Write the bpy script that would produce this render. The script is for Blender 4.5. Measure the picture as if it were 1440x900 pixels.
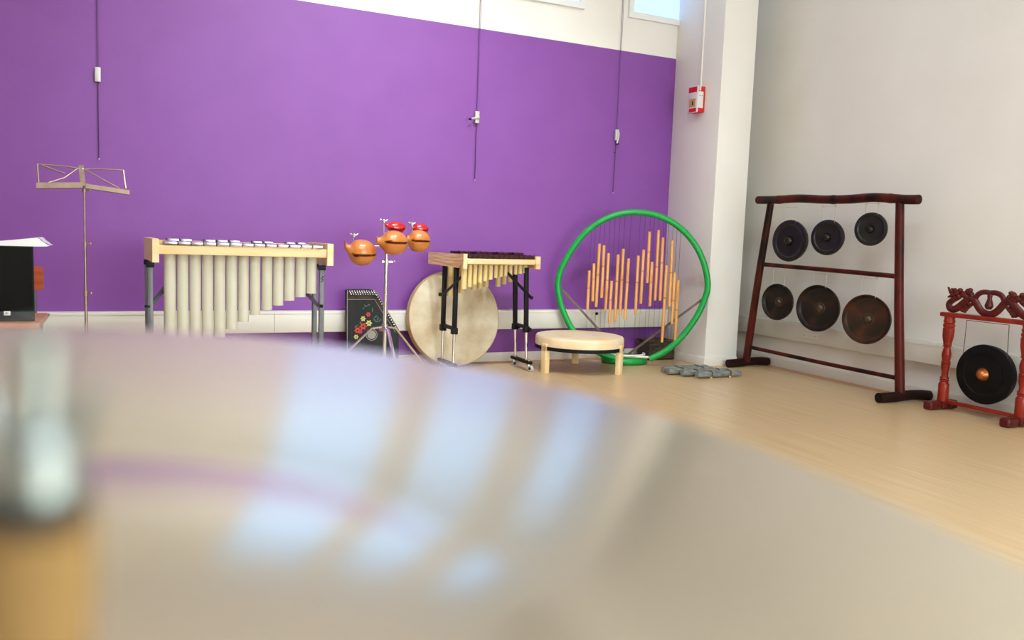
import bpy, bmesh, math, random
from mathutils import Vector, Matrix
random.seed(7)
for o in list(bpy.data.objects): bpy.data.objects.remove(o)
scn = bpy.context.scene
col = scn.collection
V = Vector

# ------------------------------------------------------------------ camera
FPX, YAW, PITCH, ROLL, CAMH = 1154.0, .44503, -.0986, -.0366, 1.05
Fw = V((math.sin(YAW)*math.cos(PITCH), math.cos(YAW)*math.cos(PITCH), math.sin(PITCH)))
_r = V((math.cos(YAW), -math.sin(YAW), 0)); _d = Fw.cross(_r)
Rt = _r*math.cos(ROLL) + _d*math.sin(ROLL)
Dn = -_r*math.sin(ROLL) + _d*math.cos(ROLL)
CP = V((0, 0, CAMH))
cam = bpy.data.cameras.new('camera'); camo = bpy.data.objects.new('camera', cam); col.objects.link(camo)
camo.matrix_world = Matrix(((Rt.x, -Dn.x, -Fw.x, CP.x), (Rt.y, -Dn.y, -Fw.y, CP.y), (Rt.z, -Dn.z, -Fw.z, CP.z), (0, 0, 0, 1)))
cam.sensor_fit = 'HORIZONTAL'; cam.sensor_width = 36; cam.lens = 36*FPX/1440
cam.clip_start = .01; cam.clip_end = 60
cam.dof.use_dof = True; cam.dof.focus_distance = 5.8; cam.dof.aperture_fstop = 4.0
scn.camera = camo
# ------------------------------------------------------------------ world and exposure
w = bpy.data.worlds.new('world'); scn.world = w; w.use_nodes = True
w.node_tree.nodes['Background'].inputs[0].default_value = (.75, .85, 1, 1)
w.node_tree.nodes['Background'].inputs[1].default_value = .6
scn.view_settings.view_transform = 'Standard'; scn.view_settings.look = 'None'
scn.view_settings.gamma = 1; scn.view_settings.use_curve_mapping = False
scn.view_settings.exposure = 0.0
LAMP, SKYLIGHT, WINDOW, SPOT = 19.5, 1.05, 12.5, 275.      # radiance of ceiling lamps, high back windows, windows behind the camera; power of the added wall spots

# ------------------------------------------------------------------ pixel -> ray helpers (1440 x 900)
def ray(x, y): return Fw + Rt*((x-720)/FPX) + Dn*((y-450)/FPX)
def onY(x, y, Y): v = ray(x, y); return CP + v*(Y/v.y)
def onX(x, y, X): v = ray(x, y); return CP + v*(X/v.x)
def onZ(x, y, z=0.): v = ray(x, y); return CP + v*((z-CAMH)/v.z)
def onP(x, y, p, n): v = ray(x, y); return CP + v*((p-CP).dot(n)/v.dot(n))

# ------------------------------------------------------------------ materials
def srgb(r, g, b):
    f = lambda c: c/12.92 if c <= .04045 else ((c+.055)/1.055)**2.4
    return (f(r/255), f(g/255), f(b/255), 1)
MATS = {}
def mat(name, c, rough=.5, metal=0., c2=None, scale=(8, 8, 8), detail=4, bump=0., bscale=None, coat=0., emit=0., lo=.35, hi=.65, spec=.5, aniso=0., ramp_mid=None, wave=None):
    m = bpy.data.materials.new(name); m.use_nodes = True; nt = m.node_tree; N = nt.nodes; L = nt.links
    b = N['Principled BSDF']
    b.inputs['Base Color'].default_value = c; b.inputs['Roughness'].default_value = rough; b.inputs['Metallic'].default_value = metal
    b.inputs['Specular IOR Level'].default_value = spec; b.inputs['Coat Weight'].default_value = coat; b.inputs['Coat Roughness'].default_value = .08
    b.inputs['Anisotropic'].default_value = aniso
    tc = N.new('ShaderNodeTexCoord')
    def noise(sc, det):
        mp = N.new('ShaderNodeMapping'); mp.inputs['Scale'].default_value = sc; L.new(tc.outputs['Object'], mp.inputs[0])
        n = N.new('ShaderNodeTexNoise'); n.inputs['Scale'].default_value = 1; n.inputs['Detail'].default_value = det
        L.new(mp.outputs[0], n.inputs['Vector']); return n
    if c2:
        if wave:
            mp = N.new('ShaderNodeMapping'); mp.inputs['Scale'].default_value = scale; L.new(tc.outputs['Object'], mp.inputs[0])
            n = N.new('ShaderNodeTexWave'); n.wave_type = 'RINGS' if wave == 'rings' else 'BANDS'; n.inputs['Scale'].default_value = 1
            n.inputs['Distortion'].default_value = 4; n.inputs['Detail'].default_value = 3; n.inputs['Detail Scale'].default_value = 1.2
            L.new(mp.outputs[0], n.inputs['Vector'])
        else: n = noise(scale, detail)
        r = N.new('ShaderNodeValToRGB'); r.color_ramp.elements[0].position = lo; r.color_ramp.elements[1].position = hi
        r.color_ramp.elements[0].color = c; r.color_ramp.elements[1].color = c2
        if ramp_mid: e = r.color_ramp.elements.new((lo+hi)/2); e.color = ramp_mid
        L.new(n.outputs[0], r.inputs[0]); L.new(r.outputs[0], b.inputs['Base Color'])
    if bump:
        n2 = noise(bscale or scale, 3); bp = N.new('ShaderNodeBump'); bp.inputs['Strength'].default_value = bump; bp.inputs['Distance'].default_value = .004
        L.new(n2.outputs[0], bp.inputs['Height']); L.new(bp.outputs[0], b.inputs['Normal'])
    if emit:
        b.inputs['Emission Color'].default_value = c; b.inputs['Emission Strength'].default_value = emit
    MATS[name] = m; return m
mat('purple_paint', (.228, .066, .325, 1), .45, c2=(.215, .060, .31, 1), scale=(3, 3, 3), bump=.2, bscale=(60, 60, 260), spec=.4)
mat('white_paint', srgb(236, 231, 224), .65, c2=srgb(231, 225, 217), scale=(1.5, 1.5, 1.5), bump=.12, bscale=(120, 120, 120))
mat('white_plastic', srgb(224, 218, 207), .4)
mat('ceiling_white', srgb(238, 236, 232), .8, bump=.2, bscale=(40, 40, 40))
mat('floor_vinyl', srgb(210, 181, 140), .32, c2=srgb(194, 162, 118), scale=(75, 1.4, 1), detail=5, bump=.06, bscale=(220, 3, 1), spec=.62)
mat('floor_border', srgb(196, 142, 96), .4, c2=srgb(182, 128, 84), scale=(60, 2, 1))
mat('black_plastic', (.005, .005, .0055, 1), .5, spec=.2)
mat('black_cloth', (.010, .0095, .009, 1), .95, spec=.1, bump=.5, bscale=(500, 500, 500))
mat('dark_grey', (.02, .021, .024, 1), .5, spec=.25)
mat('white_plate', (.75, .75, .75, 1), .4)
mat('paper', (.85, .84, .84, 1), .7)
mat('orange_ply', srgb(186, 84, 32), .45, c2=srgb(160, 62, 20), scale=(4, 30, 30))
mat('table_wood', srgb(205, 140, 90), .45, c2=srgb(190, 122, 74), scale=(3, 25, 25))
mat('chrome', (.78, .77, .76, 1), .16, 1.)
mat('nut_steel', (.34, .38, .38, 1), .35, 1.)
mat('steel', (.55, .54, .53, 1), .3, 1.)
mat('stand_metal', (.38, .28, .22, 1), .42, 1., c2=(.32, .23, .18, 1), scale=(30, 30, 30))
mat('bar_alu', (.62, .61, .68, 1), .28, 1., c2=(.55, .54, .62, 1), scale=(4, 40, 4))
mat('maple', srgb(240, 213, 166), .45, c2=srgb(231, 198, 144), scale=(3, 22, 22), detail=5)
mat('maple_pale', srgb(244, 218, 170), .45, c2=srgb(234, 200, 146), scale=(22, 22, 3))
mat('pine_ring', srgb(242, 210, 160), .45, c2=srgb(218, 168, 112), scale=(5, 5, 75), detail=2, lo=.42, hi=.60)
mat('tube_cream', srgb(202, 196, 178), .5, c2=srgb(195, 188, 169), scale=(4, 4, 2))
mat('tube_yellow', srgb(232, 208, 146), .5, c2=srgb(220, 192, 126), scale=(9, 9, 2))
mat('leg_grey', srgb(104, 104, 106), .42, .3, c2=srgb(92, 92, 95), scale=(40, 40, 6))
mat('rosewood', (.030, .006, .008, 1), .45, spec=.2, c2=(.055, .010, .011, 1), scale=(3, 30, 30))
mat('block_wood', srgb(206, 128, 58), .28, c2=srgb(182, 98, 38), scale=(9, 9, 22), detail=3, coat=.5, lo=.3, hi=.75)
mat('block_red', srgb(206, 12, 16), .2, coat=.7, c2=srgb(190, 8, 12), scale=(12, 12, 12))
mat('slit_shade', (.02, .008, .004, 1), .8)
mat('zither_black', (.006, .0055, .0055, 1), .4, spec=.2, c2=(.012, .010, .008, 1), scale=(30, 4, 4))
mat('zither_pinblock', srgb(70, 56, 46), .6, spec=.2, c2=srgb(44, 36, 30), scale=(30, 30, 30))
mat('zither_trim', srgb(150, 144, 134), .5)
mat('flower_red', srgb(206, 44, 36), .5); mat('flower_yellow', srgb(206, 196, 110), .5)
mat('leaf_green', srgb(52, 104, 82), .5)
mat('skin_head', srgb(226, 213, 188), .55, c2=srgb(178, 152, 116), scale=(4.5, 4.5, 4.5), detail=6, lo=.33, hi=.68, ramp_mid=srgb(206, 188, 156))
mat('skin_pale', srgb(236, 214, 178), .5, c2=srgb(226, 186, 136), scale=(5, 5, 5), detail=4, lo=.45, hi=.8)
mat('drum_rim', srgb(206, 172, 130), .5, c2=srgb(188, 150, 106), scale=(6, 6, 6))
mat('black_band', (.006, .006, .006, 1), .6, spec=.2)
mat('green_hose', srgb(0, 158, 66), .38, c2=srgb(0, 148, 58), scale=(14, 14, 14))
mat('bamboo', srgb(232, 172, 98), .42, c2=srgb(214, 146, 72), scale=(60, 60, 5), detail=3)
mat('bamboo_node', srgb(150, 92, 40), .5)
mat('string_dark', (.02, .012, .03, 1), .7)
mat('stay_wood', srgb(112, 92, 84), .5, c2=srgb(90, 70, 62), scale=(20, 20, 20))
mat('wicker', (.035, .022, .012, 1), .7, c2=(.09, .06, .03, 1), scale=(60, 60, 60), bump=.6, bscale=(110, 110, 110))
mat('slate', srgb(138, 141, 135), .5, c2=srgb(92, 96, 91), scale=(18, 40, 40), bump=.3, bscale=(60, 60, 60))
mat('cord_dark', (.03, .03, .028, 1), .8)
mat('peg_wood', srgb(226, 176, 110), .5)
mat('dark_bamboo', (.085, .010, .006, 1), .40, spec=.14, c2=(.014, .004, .003, 1), scale=(7, 7, 3.2), detail=4, lo=.40, hi=.62)
mat('dark_foot', (.018, .005, .004, 1), .5, spec=.14, c2=(.011, .004, .0035, 1), scale=(12, 12, 12))
mat('gong_black', (.006, .0055, .005, 1), .3, spec=.4, c2=(.012, .010, .009, 1), scale=(14, 14, 14))
mat('gong_bronze', (.013, .010, .008, 1), .42, .2, spec=.3, c2=(.050, .024, .012, 1), scale=(11, 11, 11), detail=5, lo=.46, hi=.80)
mat('gong_rust', (.022, .014, .009, 1), .45, .2, spec=.3, c2=(.085, .026, .012, 1), scale=(11, 11, 11), detail=5, lo=.40, hi=.70)
mat('gong_boss_black', (.014, .011, .008, 1), .24, .5)
mat('gong_boss_bronze', (.075, .05, .03, 1), .3, .6)
mat('thin_cord', srgb(188, 180, 168), .7)
mat('red_lacquer', (.30, .022, .008, 1), .34, spec=.25, c2=(.19, .012, .005, 1), scale=(12, 12, 6), coat=.08)
mat('dark_lacquer', (.115, .010, .006, 1), .36, spec=.25, c2=(.065, .007, .005, 1), scale=(20, 20, 20), coat=.06)
mat('gong_lacquer', (.004, .004, .004, 1), .4, spec=.12, c2=(.006, .006, .0055, 1), scale=(12, 12, 12))
mat('brass_boss', srgb(190, 110, 56), .35, .8, c2=srgb(160, 84, 40), scale=(30, 30, 30))
mat('brown_cord', srgb(84, 62, 54), .7)
mat('alarm_red', srgb(206, 24, 22), .3); mat('alarm_label', srgb(214, 216, 214), .5)
mat('alarm_photo', srgb(196, 150, 88), .5); mat('alarm_clear', srgb(224, 214, 214), .25)
mat('hook_grey', srgb(196, 192, 186), .4, .3); mat('cord_purple', (.16, .05, .24, 1), .4)
mat('rod_dark', (.05, .018, .08, 1), .4, .3)
mat('rubber', (.02, .02, .02, 1), .6); mat('wheel_grey', srgb(190, 188, 184), .5)
mat('felt_tan', srgb(150, 118, 74), .95, bump=.4, bscale=(400, 400, 400), spec=.1)
mat('felt', (.03, .03, .032, 1), .9, bump=.4, bscale=(400, 400, 400))
mat('lamp_diffuser', (.85, .965, 1, 1), .6, emit=LAMP)
mat('sky_pane', (.38, .60, 1, 1), .4, emit=SKYLIGHT)
mat('day_pane', (.85, .965, 1, 1), .3, emit=WINDOW)
mat('frame_white', srgb(232, 232, 230), .4)
# cymbal: bronze with lathed grooves
m = mat('bronze', (.74, .69, .57, 1), .17, 1.)
nt = m.node_tree; N = nt.nodes; L = nt.links
tc = N.new('ShaderNodeTexCoord'); wv = N.new('ShaderNodeTexWave'); wv.wave_type = 'RINGS'; wv.rings_direction = 'Z'
wv.inputs['Scale'].default_value = 90; wv.inputs['Distortion'].default_value = .4; wv.inputs['Detail'].default_value = 3
bp = N.new('ShaderNodeBump'); bp.inputs['Strength'].default_value = .10; bp.inputs['Distance'].default_value = .0006
L.new(tc.outputs['Object'], wv.inputs['Vector']); L.new(wv.outputs[0], bp.inputs['Height']); L.new(bp.outputs[0], N['Principled BSDF'].inputs['Normal'])

# ------------------------------------------------------------------ mesh building
class MB:
    def __init__(s): s.bm = bmesh.new()
    def _add(s, vs, fs):
        b = [s.bm.verts.new(v) for v in vs]
        for f in fs:
            try: s.bm.faces.new([b[i] for i in f])
            except ValueError: pass
        return s
    def box(s, c, size, rot=None, bevel=0., seg=2):
        t = bmesh.new(); bmesh.ops.create_cube(t, size=1)
        bmesh.ops.scale(t, vec=V(size), verts=t.verts)
        if bevel: bmesh.ops.bevel(t, geom=list(t.edges), offset=bevel, segments=seg, affect='EDGES', profile=.5)
        M = Matrix.Translation(V(c)) @ (rot.to_4x4() if rot else Matrix())
        t.verts.index_update()
        s._add([M @ v.co for v in t.verts], [[v.index for v in f.verts] for f in t.faces]); t.free(); return s
    def bx(s, x0, x1, y0, y1, z0, z1, bevel=0.):
        return s.box(((x0+x1)/2, (y0+y1)/2, (z0+z1)/2), (abs(x1-x0), abs(y1-y0), abs(z1-z0)), None, bevel)
    def beam(s, p0, p1, wd, hg, up=(0, 0, 1), bevel=0.):
        p0, p1 = V(p0), V(p1); d = p1-p0; x = d.normalized(); y = V(up).cross(x)
        if y.length < 1e-4: y = V((0, 1, 0)).cross(x)
        y.normalize(); z = x.cross(y); R = Matrix((x, y, z)).transposed()
        return s.box((p0+p1)/2, (d.length, wd, hg), R, bevel)
    def tube(s, pts, r, n=10, closed=False, caps=True, sq=1.):
        pts = [V(p) for p in pts]; k = len(pts); rs = r if isinstance(r, (list, tuple)) else [r]*k
        rings = []; up = None
        for i, p in enumerate(pts):
            a = pts[(i-1) % k] if (closed or i > 0) else p; b = pts[(i+1) % k] if (closed or i < k-1) else p
            t = (b-a).normalized()
            if up is None:
                up = t.cross(V((0, 0, 1)));
                if up.length < .05: up = t.cross(V((0, 1, 0)))
                up.normalize()
            up = (up - t*up.dot(t)).normalized(); bi = t.cross(up)
            rings.append([p + (up*math.cos(2*math.pi*j/n) + bi*math.sin(2*math.pi*j/n)*sq)*rs[i] for j in range(n)])
        vs = [v for R in rings for v in R]; fs = []
        for i in range(k if closed else k-1):
            a = i*n; b = ((i+1) % k)*n
            for j in range(n): fs.append([a+j, a+(j+1) % n, b+(j+1) % n, b+j])
        if caps and not closed: fs.append(list(range(n))); fs.append([(k-1)*n+j for j in range(n)])
        return s._add(vs, fs)
    def cyl(s, p0, p1, r0, r1=None, n=14): return s.tube([p0, p1], [r0, r0 if r1 is None else r1], n)
    def lathe(s, prof, o, axis=(0, 0, 1), n=32, closed=False):
        o = V(o); z = V(axis).normalized(); x = z.cross(V((.3, .8, .1))).normalized(); y = z.cross(x)
        vs = []; idx = []
        for (r, h) in prof:
            if r < 1e-6: idx.append([len(vs)]*n); vs.append(o+z*h)
            else:
                idx.append([len(vs)+j for j in range(n)])
                vs += [o + z*h + (x*math.cos(2*math.pi*j/n)+y*math.sin(2*math.pi*j/n))*r for j in range(n)]
        fs = []; k = len(prof)
        for i in range(k if closed else k-1):
            A, B = idx[i], idx[(i+1) % k]
            for j in range(n):
                f = [A[j], A[(j+1) % n], B[(j+1) % n], B[j]]; g = []
                for q in f:
                    if q not in g: g.append(q)
                if len(g) > 2: fs.append(g)
        return s._add(vs, fs)
    def prism(s, poly, ext):
        poly = [V(p) for p in poly]; e = V(ext); n = len(poly)
        return s._add(poly + [p+e for p in poly], [list(range(n)), list(range(2*n-1, n-1, -1))] + [[i, (i+1) % n, (i+1) % n + n, i+n] for i in range(n)])
    def ball(s, c, r, n=14, rot=None):
        r = (r, r, r) if not isinstance(r, (tuple, list)) else r; t = bmesh.new()
        bmesh.ops.create_uvsphere(t, u_segments=n, v_segments=max(6, n*2//3), radius=1)
        bmesh.ops.scale(t, vec=V(r), verts=t.verts); t.verts.index_update()
        M = Matrix.Translation(V(c)) @ (rot.to_4x4() if rot else Matrix())
        s._add([M @ v.co for v in t.verts], [[v.index for v in f.verts] for f in t.faces]); t.free(); return s
    def build(s, name, m, parent=None, angle=38, local=False, flat=False):
        bmesh.ops.recalc_face_normals(s.bm, faces=s.bm.faces)
        me = bpy.data.meshes.new(name); o = bpy.data.objects.new(name, me); col.objects.link(o)
        root = parent
        while root is not None and root.parent is not None: root = root.parent
        if parent is not None: o.parent = parent
        if root is not None and not local:
            bmesh.ops.translate(s.bm, vec=-root.location, verts=s.bm.verts)
        s.bm.to_mesh(me); s.bm.free()
        if not flat:
            for p in me.polygons: p.use_smooth = True
            me.set_sharp_from_angle(angle=math.radians(angle))
        me.materials.append(MATS[m]); return o
def thing(name, label, cat, loc, group=None):
    o = bpy.data.objects.new(name, None); col.objects.link(o); o.location = V(loc); o.empty_display_size = .05
    o['label'] = label; o['category'] = cat
    if group: o['group'] = group
    bpy.context.view_layer.update(); return o
def tag(o, label, cat, group=None):
    o['label'] = label; o['category'] = cat
    if group: o['group'] = group
    return o
def struct(o): o['kind'] = 'structure'; return o
def recenter(o, p):      # put a single-mesh thing's origin at p
    d = V(p); o.data.transform(Matrix.Translation(-d)); o.location = d; return o
def spline(pts, sub=6, closed=False):
    pts = [V(p) for p in pts]; n = len(pts); out = []
    for i in range(n if closed else n-1):
        g = lambda k: pts[k % n] if closed else pts[max(0, min(n-1, k))]
        p0, p1, p2, p3 = g(i-1), g(i), g(i+1), g(i+2)
        for j in range(sub):
            t = j/sub
            out.append(.5*((2*p1)+(p2-p0)*t+(2*p0-5*p1+4*p2-p3)*t*t+(3*p1-p0-3*p2+p3)*t**3))
    if not closed: out.append(pts[-1])
    return out

# ================================================================== THE ROOM
XL, XR, YR, YB, ZC = -3.2, 5.272, -2.8, 6.35, 4.6
struct(MB().bx(XL, XR, YR, YB, -.08, 0).build('floor', 'floor_vinyl'))
struct(MB().bx(XL, XR, YR, YB, ZC, ZC+.1).build('ceiling', 'ceiling_white'))
ZP = 2.74       # purple paint ends here, white wall with high windows above
struct(MB().bx(XL-.12, 4.60, YB, YB+.12, 0, ZP).build('wall_back', 'purple_paint'))
struct(MB().bx(XL-.12, XR+.12, YB, YB+.12, ZP, ZC).build('wall_upper', 'white_paint'))
struct(MB().bx(4.60, XR+.12, YB, YB+.12, 0, ZP).build('wall_corner', 'white_paint'))
struct(MB().bx(XR, XR+.12, YR, YB, 0, ZC).build('wall_right', 'white_paint'))
struct(MB().bx(XL-.12, XL, YR, YB, 0, ZC).build('wall_left', 'white_paint'))
struct(MB().bx(XL-.12, XR+.12, YR-.12, YR, 0, ZC).build('wall_rear', 'white_paint'))
PX0, PX1, PY0 = 4.592, 4.942, 5.69
struct(MB().bx(PX0, PX1, PY0, YB, 0, ZC, .004).build('wall_pillar', 'white_paint'))
def skirt(name, x0, x1, y0, y1, top=.078):
    struct(MB().bx(x0, x1, y0, y1, 0, top, .004).build(name, 'white_plastic'))
skirt('baseboard_back', XL, PX0-.013, YB-.014, YB)
skirt('baseboard_pillar', PX0-.013, PX0, PY0-.012, YB)
skirt('baseboard_pillar', PX0, PX1, PY0-.012, PY0)
skirt('baseboard_right', XR-.014, XR, YR, YB)
# floor border strips along the walls
struct(MB().bx(XL, PX0-.013, YB-.014-.11, YB-.014, 0, .0015).build('trim_floor_back', 'floor_border'))
struct(MB().bx(XR-.014-.10, XR-.014, YR, YB, 0, .0015).build('trim_floor_right', 'floor_border'))
# cable trunking
TB = .09
tr = struct(MB().bx(XL, PX0, YB-TB, YB, .285, .447, .006).build('trim_1', 'white_plastic'))
MB().bx(XL, PX0, YB-TB-.003, YB-TB, .425, .436).build('lid_edge', 'white_plastic', tr)
for xx in (-.9, 1.02, 3.0): MB().bx(xx, xx+.004, YB-TB-.0015, YB-TB, .29, .443).build('joint', 'zither_trim', tr)
p = onY(839, 441, YB-TB); MB().cyl(p, p+V((0, -.004, 0)), .014, n=16).build('cable_hole', 'black_plastic', tr)
p = onY(916, 440, YB-TB)
tr2 = struct(MB().bx(XR-TB, XR, YR, YB, .272, .424, .006).build('trim_2', 'white_plastic'))
MB().bx(XR-TB-.003, XR-TB, YR, YB, .402, .412).build('lid_edge', 'white_plastic', tr2)
# triple wall socket on the right-hand trunking
p = onX(1139, 472.5, XR-TB); so = thing('wall_socket', 'white triple wall socket set in trunking behind the bamboo gong frame', 'socket', p)
MB().bx(p.x-.006, p.x, p.y-.10, p.y+.10, p.z-.026, p.z+.026, .003).build('plate', 'white_plastic', so)
for k in (-1, 0, 1):
    q = p + V((-.006, k*.062, 0))
    s_ = MB().lathe([(.0, -.001), (.017, -.001), (.019, -.003), (.021, -.003), (.022, 0)], q, (-1, 0, 0), 20).build('socket_cup', 'zither_trim', so)
    for h in (-1, 1): MB().cyl(q+V((0, h*.0085, 0)), q+V((-.0015, h*.0085, 0)), .003, n=8).build('pin_hole', 'black_plastic', s_)
# windows behind the camera (daylight) and roof lights, ceiling lamps
def window(name, c, wid, hei, axis, panes=2):
    f = MB(); t = .05
    def B(a0, a1, z0, z1, d0, d1, mb):
        if axis == 'y': mb.bx(c[0]+a0, c[0]+a1, c[1]+d0, c[1]+d1, c[2]+z0, c[2]+z1)
        else: mb.bx(c[0]-d1, c[0]-d0, c[1]+a0, c[1]+a1, c[2]+z0, c[2]+z1)
    h, w2 = hei/2, wid/2
    B(-w2-t, w2+t, h, h+t, 0, .05, f); B(-w2-t, w2+t, -h-t, -h, 0, .07, f); B(-w2-t, -w2, -h, h, 0, .05, f); B(w2, w2+t, -h, h, 0, .05, f)
    o = struct(f.build(name, 'frame_white'))
    for k in range(panes):
        a = -w2 + wid*k/panes; b = a + wid/panes; g = MB(); B(a+.02, b-.02, -h, h, .01, .02, g); g.build('pane', 'day_pane', o)
        if k: g = MB(); B(a-.02, a+.02, -h, h, 0, .045, g); g.build('mullion', 'frame_white', o)
    return o
for k, xc in enumerate((1.5, 3.05, 4.5)): window('window_%d' % (k+1), (xc, YR, 1.6), 1.35, 1.6, 'y', 2)
def high_window(n, x0, x1, z0, z1):
    f = MB(); t = .05
    f.bx(x0-t, x1+t, YB-.03, YB, z0-t, z0); f.bx(x0-t, x1+t, YB-.03, YB, z1, z1+t); f.bx(x0-t, x0, YB-.03, YB, z0, z1); f.bx(x1, x1+t, YB-.03, YB, z0, z1)
    o = struct(f.build('window_%d' % n, 'frame_white')); MB().bx(x0, x1, YB-.012, YB-.002, z0, z1).build('pane', 'sky_pane', o)
high_window(4, 1.45, 2.40, 3.08, 4.25); high_window(5, 2.80, 3.55, 3.08, 4.25); high_window(6, 4.10, 5.02, 3.08, 4.25)
for (x, y) in ((.3, 1.7), (1.9, 1.7), (.3, .2), (1.9, .2)):
    l = thing('ceiling_lamp', 'flat white lamp panel with bright diffuser on the high ceiling', 'lamp', (x, y, ZC), 'ceiling lamps')
    MB().bx(x-.62, x+.62, y-.32, y+.32, ZC-.03, ZC).build('frame', 'frame_white', l)
    MB().bx(x-.59, x+.59, y-.29, y+.29, ZC-.036, ZC-.031).build('diffuser', 'lamp_diffuser', l)

# two unseen spotlights, added to brighten the middle of the purple wall
for (x, lab) in ((1.2, 'added white spotlight brightening the wall behind the metallophone'), (2.4, 'added white spotlight brightening the wall behind the xylophone')):
    p = V((x, 3.7, ZC-.22)); tgt = V((x+.1, YB, .75)); d = (tgt-p).normalized()
    t = thing('added_spotlight', lab, 'spotlight', (x, 3.7, ZC), 'added wall spotlights')
    MB().cyl((x, 3.7, ZC-.02), (x, 3.7, ZC), .06, n=20).build('mount', 'frame_white', t)
    MB().cyl(p-d*.06, (x, 3.7, ZC-.02), .012, n=10).build('stem', 'frame_white', t)
    MB().lathe([(0, -.16), (.06, -.155), (.085, -.10), (.10, .02), (.095, .02), (.08, -.09), (0, -.10)], p, d, 28).build('housing', 'frame_white', t)
    ld = bpy.data.lights.new('added_spot', 'SPOT'); ld.energy = SPOT; ld.color = (.9, .98, 1); ld.spot_size = math.radians(82); ld.spot_blend = 1.; ld.shadow_soft_size = .09
    lo = bpy.data.objects.new('added_spot', ld); col.objects.link(lo); lo.parent = t; lo.location = p+d*.03-t.location
    lo.rotation_euler = d.to_track_quat('-Z', 'Y').to_euler()

# ================================================================== BAMBOO GONG FRAME
GX = 4.97
def G(x, y, X=GX): return onX(x, y, X)
def C6(x, y): return (1000+x*.3555, 260+y*.3555)
gs = thing('gong_stand', 'tall dark red bamboo frame on two log feet holding six gongs', 'gong stand', (GX, 4.79, 0))
def bamboo(mb, pts, r, nodes=(), n=14):
    P = spline(pts, 8); rr = []
    for i in range(len(P)):
        t = i/(len(P)-1); k = max([0]+[math.exp(-((t-q)/.008)**2) for q in nodes]); rr.append((r if not isinstance(r, tuple) else r[0]+(r[1]-r[0])*t)*(1+.10*k))
    return mb.tube(P, rr, n)
yl, yrr = 5.60, 3.985
beam = [G(*C6(186, 60)), G(*C6(260, 59)), G(*C6(345, 54)), G(*C6(450, 58)), G(*C6(540, 57)), G(*C6(640, 50)), G(*C6(720, 54)), G(*C6(770, 58)), G(*C6(822, 58))]
for b in beam: b.x = GX
bamboo(MB(), beam, .034, (.14, .42, .73)).build('top_beam', 'dark_bamboo', gs)
def leg(pt, pb, nodes):
    pb = V((pb.x, pb.y, .05))
    pm = (pt+pb)/2 + V((0, .008, 0)); bamboo(MB(), [pt, pm, pb], (.029, .034), nodes).build('post', 'dark_bamboo', gs)
lt, lb = G(*C6(236, 70)), G(*C6(140, 675)); rt, rb = G(*C6(747, 70)), G(*C6(749, 805))
lt.z -= .01; leg(lt, lb, (.36, .72)); leg(rt, rb, (.24, .58, .9))
bamboo(MB(), [G(*C6(212, 315)), G(*C6(470, 337)), G(*C6(738, 362))], .018, (.1, .45, .78)).build('middle_bar', 'dark_bamboo', gs)
bamboo(MB(), [G(*C6(155, 642)), G(*C6(440, 704)), G(*C6(735, 764))], .016, (.3, .6)).build('bottom_bar', 'dark_bamboo', gs)
def foot(cx, cy, dy):
    pts = [(cx-.23, cy-dy, .036), (cx-.1, cy-dy*.4, .038), (cx+.05, cy, .046), (cx+.15, cy+dy*.4, .045), (cx+.235, cy+dy, .038)]
    o = MB().tube(spline(pts, 5), .036, 16).build('foot', 'dark_foot', gs)
    d = (V(pts[0])-V(pts[1])).normalized(); MB().cyl(V(pts[0]), V(pts[0])+d*.002, .012, n=12).build('pith', 'black_plastic', o)
foot(5.0, 5.60, .01); foot(5.0, 3.985, -.02)
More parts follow.
